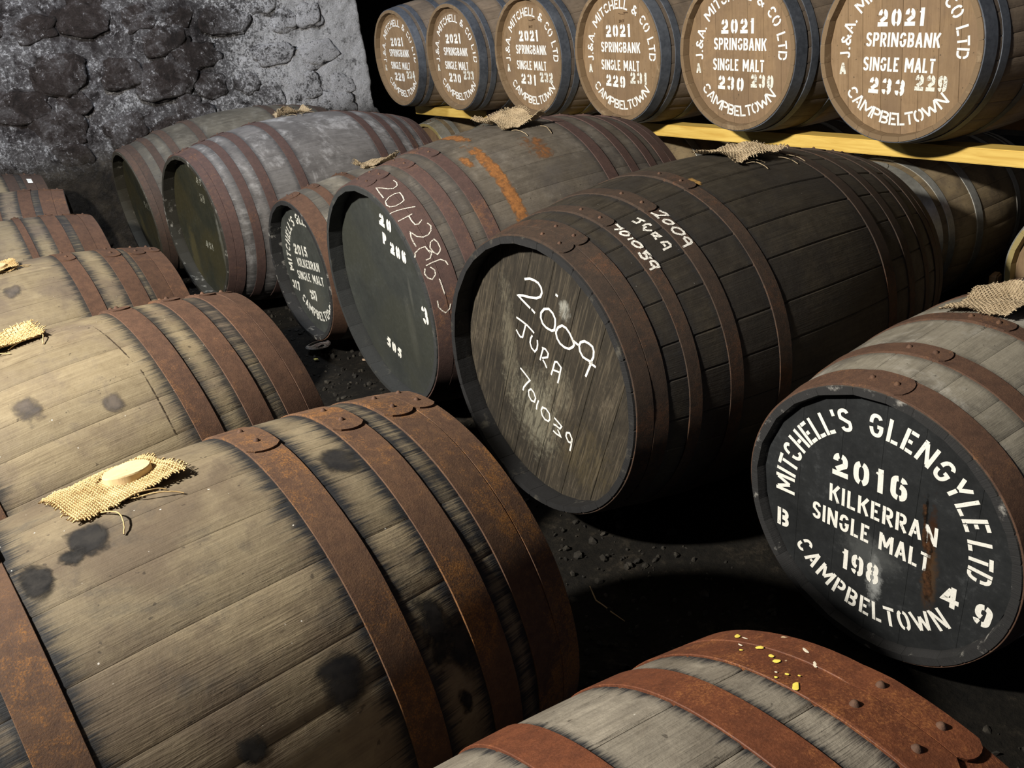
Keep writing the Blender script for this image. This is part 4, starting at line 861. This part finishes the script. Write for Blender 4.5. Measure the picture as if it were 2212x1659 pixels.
# ---------------------------------------------------------------- stains, marks
b = B['p286']
patch(gp, 'rust_mark', b, .302, .347, 103, 158, M['rust_mark'], label='bright orange rust mark left by a slipped hoop'); patch(gp, 'rust_mark', b, .318, .366, 74, 101, M['rust_mark'])
patch(gp, 'rust_mark', b, .45, .55, 108, 128, M['rust_faint']); patch(gp, 'rust_mark', b, .26, .29, 110, 119, M['rust_mark'])
b = B['jura']; patch(gj, 'ochre_mark', b, .352, .368, 102, 109.5, M['ochre'])
b = B['f']
for t0, t1, a0, a1, mk in [(.715, .772, 142, 160, 'tar'), (.745, .80, 148, 166, 'tar_soft'), (.55, .63, 143, 157, 'tar_soft'), (.735, .765, 164, 173, 'tar'), (.435, .48, 148, 155, 'tar'), (.30, .345, 98.5, 110, 'tar'), (.37, .425, 95, 106, 'tar_soft'), (.345, .40, 99, 106, 'tar'), (.64, .7, 112, 122, 'tar_soft'), (.72, .79, 99, 112, 'tar_soft')]:
    patch(gf, 'tar_stain', b, t0, t1, a0, a1, M[mk])
b = B['e']
patch(ge, 'score_line', b, .633, .637, 93, 122, M['dark_line'], skew=.018); patch(ge, 'score_line', b, .655, .659, 122, 152, M['dark_line'], skew=-.008)
patch(ge, 'tar_stain', b, .40, .46, 118, 130, M['tar_faint']); patch(ge, 'tar_stain', b, .55, .6, 128, 136, M['tar_faint'])
b = B['d']; patch(gd, 'tar_stain', b, .44, .5, 112, 124, M['tar_faint'])
# paint splashes on the bottom cask's end hoop
b = B['g']
def blob(t, th, w, l, mat, name, lab, turn=0.):
    V, Fc = [], []; n = 12; sd = random.random()*9; V.append(b.p(t, th, .0034))
    for i in range(n):
        q = 2*PI*i/n; k = 1+.35*noise.noise(Vector((math.cos(q)*1.4+sd, math.sin(q)*1.4, sd)))
        dx, dy = w*k*math.cos(q), l*k*math.sin(q); c, s = math.cos(turn), math.sin(turn); dx, dy = dx*c-dy*s, dx*s+dy*c
        V.append(b.p(t+dx/b.L, th+math.degrees(dy/b.Rb), .003))
    for i in range(n): Fc.append((0, 1+i, 1+(i+1) % n))
    o = link(name, mesh(name, V, Fc), mat, hsg[-1] if t > .963 else hsg[-2]); o['label'] = lab
for t_, th_, w, l, tr in [(.975, 59.5, .004, .010, .5), (.959, 68, .005, .006, 0), (.951, 71.8, .003, .005, .4), (.946, 73.6, .0045, .005, .2), (.923, 77, .002, .002, 0), (.924, 80.6, .004, .009, .9), (.934, 77.5, .002, .003, 0), (.945, 66, .002, .003, 0), (.94, 79, .0015, .002, 0)]:
    blob(t_, th_, w*.72, l*.72, M['yellow_paint'], 'paint_splash', 'bright yellow paint splash', tr)
for t_, th_, w, l, tr in [(.98, 74.5, .003, .008, .4), (.966, 78.3, .003, .009, .7), (.984, 102.4, .004, .007, .8), (.955, 64, .002, .006, .3), (.93, 76, .002, .002, 0), (.972, 62, .0015, .008, .2)]:
    blob(t_, th_, w*.6, l*.7, M['white_fleck'], 'paint_splash', 'pale paint fleck', tr)
# paper label on the farthest near-row cask
b = B['a']; V, Fc = [], []
for i in range(5):
    for j in range(5): V.append(b.p(.9+.028*i/4, 108.5+9*j/4, .0042))
for i in range(4):
    for j in range(4): a = i*5+j; Fc.append((a, a+1, a+6, a+5))
lo = link('paper_label', mesh('paper_label', V, Fc), plain('paper', (.85, .85, .82), .6), hsa[-2]); lo['label'] = 'small white paper label'

# ---------------------------------------------------------------- bung cloths
bung_cloth(gf, B['f'], .492, 81.5, [(-.098, -.034), (.036, -.072), (.056, .062), (-.082, .075)], M['hessian'], nw=40, ns=3, bung_r=.031, seed=3, bung_m=M['bung_wood'], threads=3, curl=.008, lift=.003, rumple=.006, thr=.00115)
bung_cloth(gj, B['jura'], .565, 93, [(-.075, -.075), (.105, -.075), (.115, .075), (-.10, .085)], M['hessian_dusty'], nw=34, seed=5, bung=False, threads=8, curl=.03, lift=.004, rumple=.014, thr=.0013)
bung_cloth(gp, B['p286'], .525, 92, [(-.085, -.075), (.07, -.06), (.085, .10), (-.06, .085)], M['hessian_dusty'], nw=30, seed=8, bung=False, threads=4, curl=.06, lift=.004, rumple=.018, thr=.0013)
bung_cloth(g4, B['b41'], .51, 84, [(-.07, -.07), (.08, -.07), (.08, .05), (-.09, .05)], M['hessian_dusty'], nw=22, seed=9, bung=False, threads=4, curl=.05, lift=.004, rumple=.016, thr=.0015)
bung_cloth(gk5, B['k2015'], .48, 86, [(-.09, -.05), (.08, -.05), (.08, .04), (-.09, .05)], M['hessian_dusty'], nw=22, seed=10, bung=False, threads=4, curl=.05, lift=.004, rumple=.012, thr=.0015)
bung_cloth(gk6, B['k2016'], .51, 87, [(-.085, -.075), (.10, -.075), (.08, .075), (-.085, .055)], M['hessian_dusty'], nw=30, seed=11, bung=False, threads=6, curl=.03, lift=.004, rumple=.012, thr=.0013)
bung_cloth(ge, B['e'], .46, 84, [(-.12, -.05), (.07, -.05), (.075, .04), (-.12, .06)], M['hessian'], nw=28, seed=12, bung=False, threads=3, curl=.03, lift=.004, rumple=.008, thr=.0013)
bung_cloth(gd, B['d'], .47, 92, [(-.09, -.06), (.05, -.07), (.05, .05), (-.09, .06)], M['hessian'], nw=26, seed=13, bung=True, bung_m=M['bung_wood'], bung_r=.028, threads=3, curl=.02, lift=.004, rumple=.01, thr=.0013)

# ---------------------------------------------------------------- bits on the floor
t = NT('clear_plastic'); t.set(t.b.inputs['Transmission Weight'], .85); M['clear'] = t.done((.75, .77, .74), .12, None); 
V, Fc = [], []; n = 40; rows = [(.004, .004), (.03, .0045), (.046, .006), (.052, .011), (.055, .013), (.056, .012), (.053, .009), (.047, .003), (.03, .0015), (.004, .001)]
for r, z in rows: V += [(r*math.cos(2*PI*i/n), r*math.sin(2*PI*i/n), z+.0025*math.sin(2*PI*i/n*2+.4)*(r/.05)) for i in range(n)]
for k in range(len(rows)-1):
    for i in range(n): Fc.append((k*n+i, k*n+(i+1) % n, (k+1)*n+(i+1) % n, (k+1)*n+i))
Fc.append(tuple(range(n))); Fc.append(tuple(reversed(range((len(rows)-1)*n, len(rows)*n))))
o = link('plastic_lid', mesh('plastic_lid', V, Fc), M['clear'], None, (1.15, 3.463, floor_z(1.15, 3.463)+.004)); tag(o, 'crumpled clear plastic lid on the floor below the small 2015 cask', 'lid')
def tube_obj(name, pts, rad, mat, k=5):
    V, Fc = [], []; P = [Vector(p) for p in pts]
    for i, p in enumerate(P):
        d = (P[min(i+1, len(P)-1)]-P[max(i-1, 0)]).normalized(); a = d.orthogonal().normalized(); c = d.cross(a); rr = rad*(1-.5*abs(2*i/(len(P)-1)-1)**3)
        for j in range(k): q = 2*PI*j/k; V.append(p+a*rr*math.cos(q)+c*rr*math.sin(q))
    for i in range(len(P)-1):
        for j in range(k): Fc.append((i*k+j, i*k+(j+1) % k, (i+1)*k+(j+1) % k, (i+1)*k+j))
    return link(name, mesh(name, V, Fc), mat)
fz = lambda x, y, d=0.: (x, y, floor_z(x, y)-.008+d)
o = tube_obj('straw', [fz(1.018, 1.419, .006), fz(1.008, 1.395, .004), fz(.998, 1.371, .003), fz(1.0, 1.34, .004), fz(1.0, 1.317, .003), fz(1.003, 1.271, .004)], .0022, plain('straw', (.35, .24, .12))); tag(o, 'thin broken straw on the dark floor between the foreground casks', 'straw')
def chip(name, x, y, s, c, lab, cat):
    bm = bmesh.new(); bmesh.ops.create_icosphere(bm, subdivisions=2, radius=1); sd = random.random()*20
    for v in bm.verts: v.co = Vector((v.co.x*s, v.co.y*s*.7, v.co.z*s*.4))*(1+.35*noise.noise(v.co*1.6+Vector((sd, 0, 0))))
    m = bpy.data.meshes.new(name); bm.to_mesh(m); bm.free()
    o = link(name, m, plain(name, c), None, fz(x, y, s*.3), (0, 0, random.random()*3)); tag(o, lab, cat); return o
chip('yellow_flake', 1.092, 3.358, .012, (.75, .66, .2), 'small bright yellow flake on the floor beside the plastic lid', 'flake')
chip('stone_chip', 1.238, 3.185, .011, (.35, .25, .17), 'small reddish stone chip on the floor near the dark painted butt', 'stone')

zb = floor_z(3.0, 1.535)-.02
o = link('timber_stake', box_mesh('timber_stake', .05, .03, .26, .006, 2), plain('timber_stake', (.42, .27, .15), .8), None, (3.0, 1.52, zb+.13), (0, 0, .2)); tag(o, 'short pale timber stake standing between the low casks at the right', 'stake')
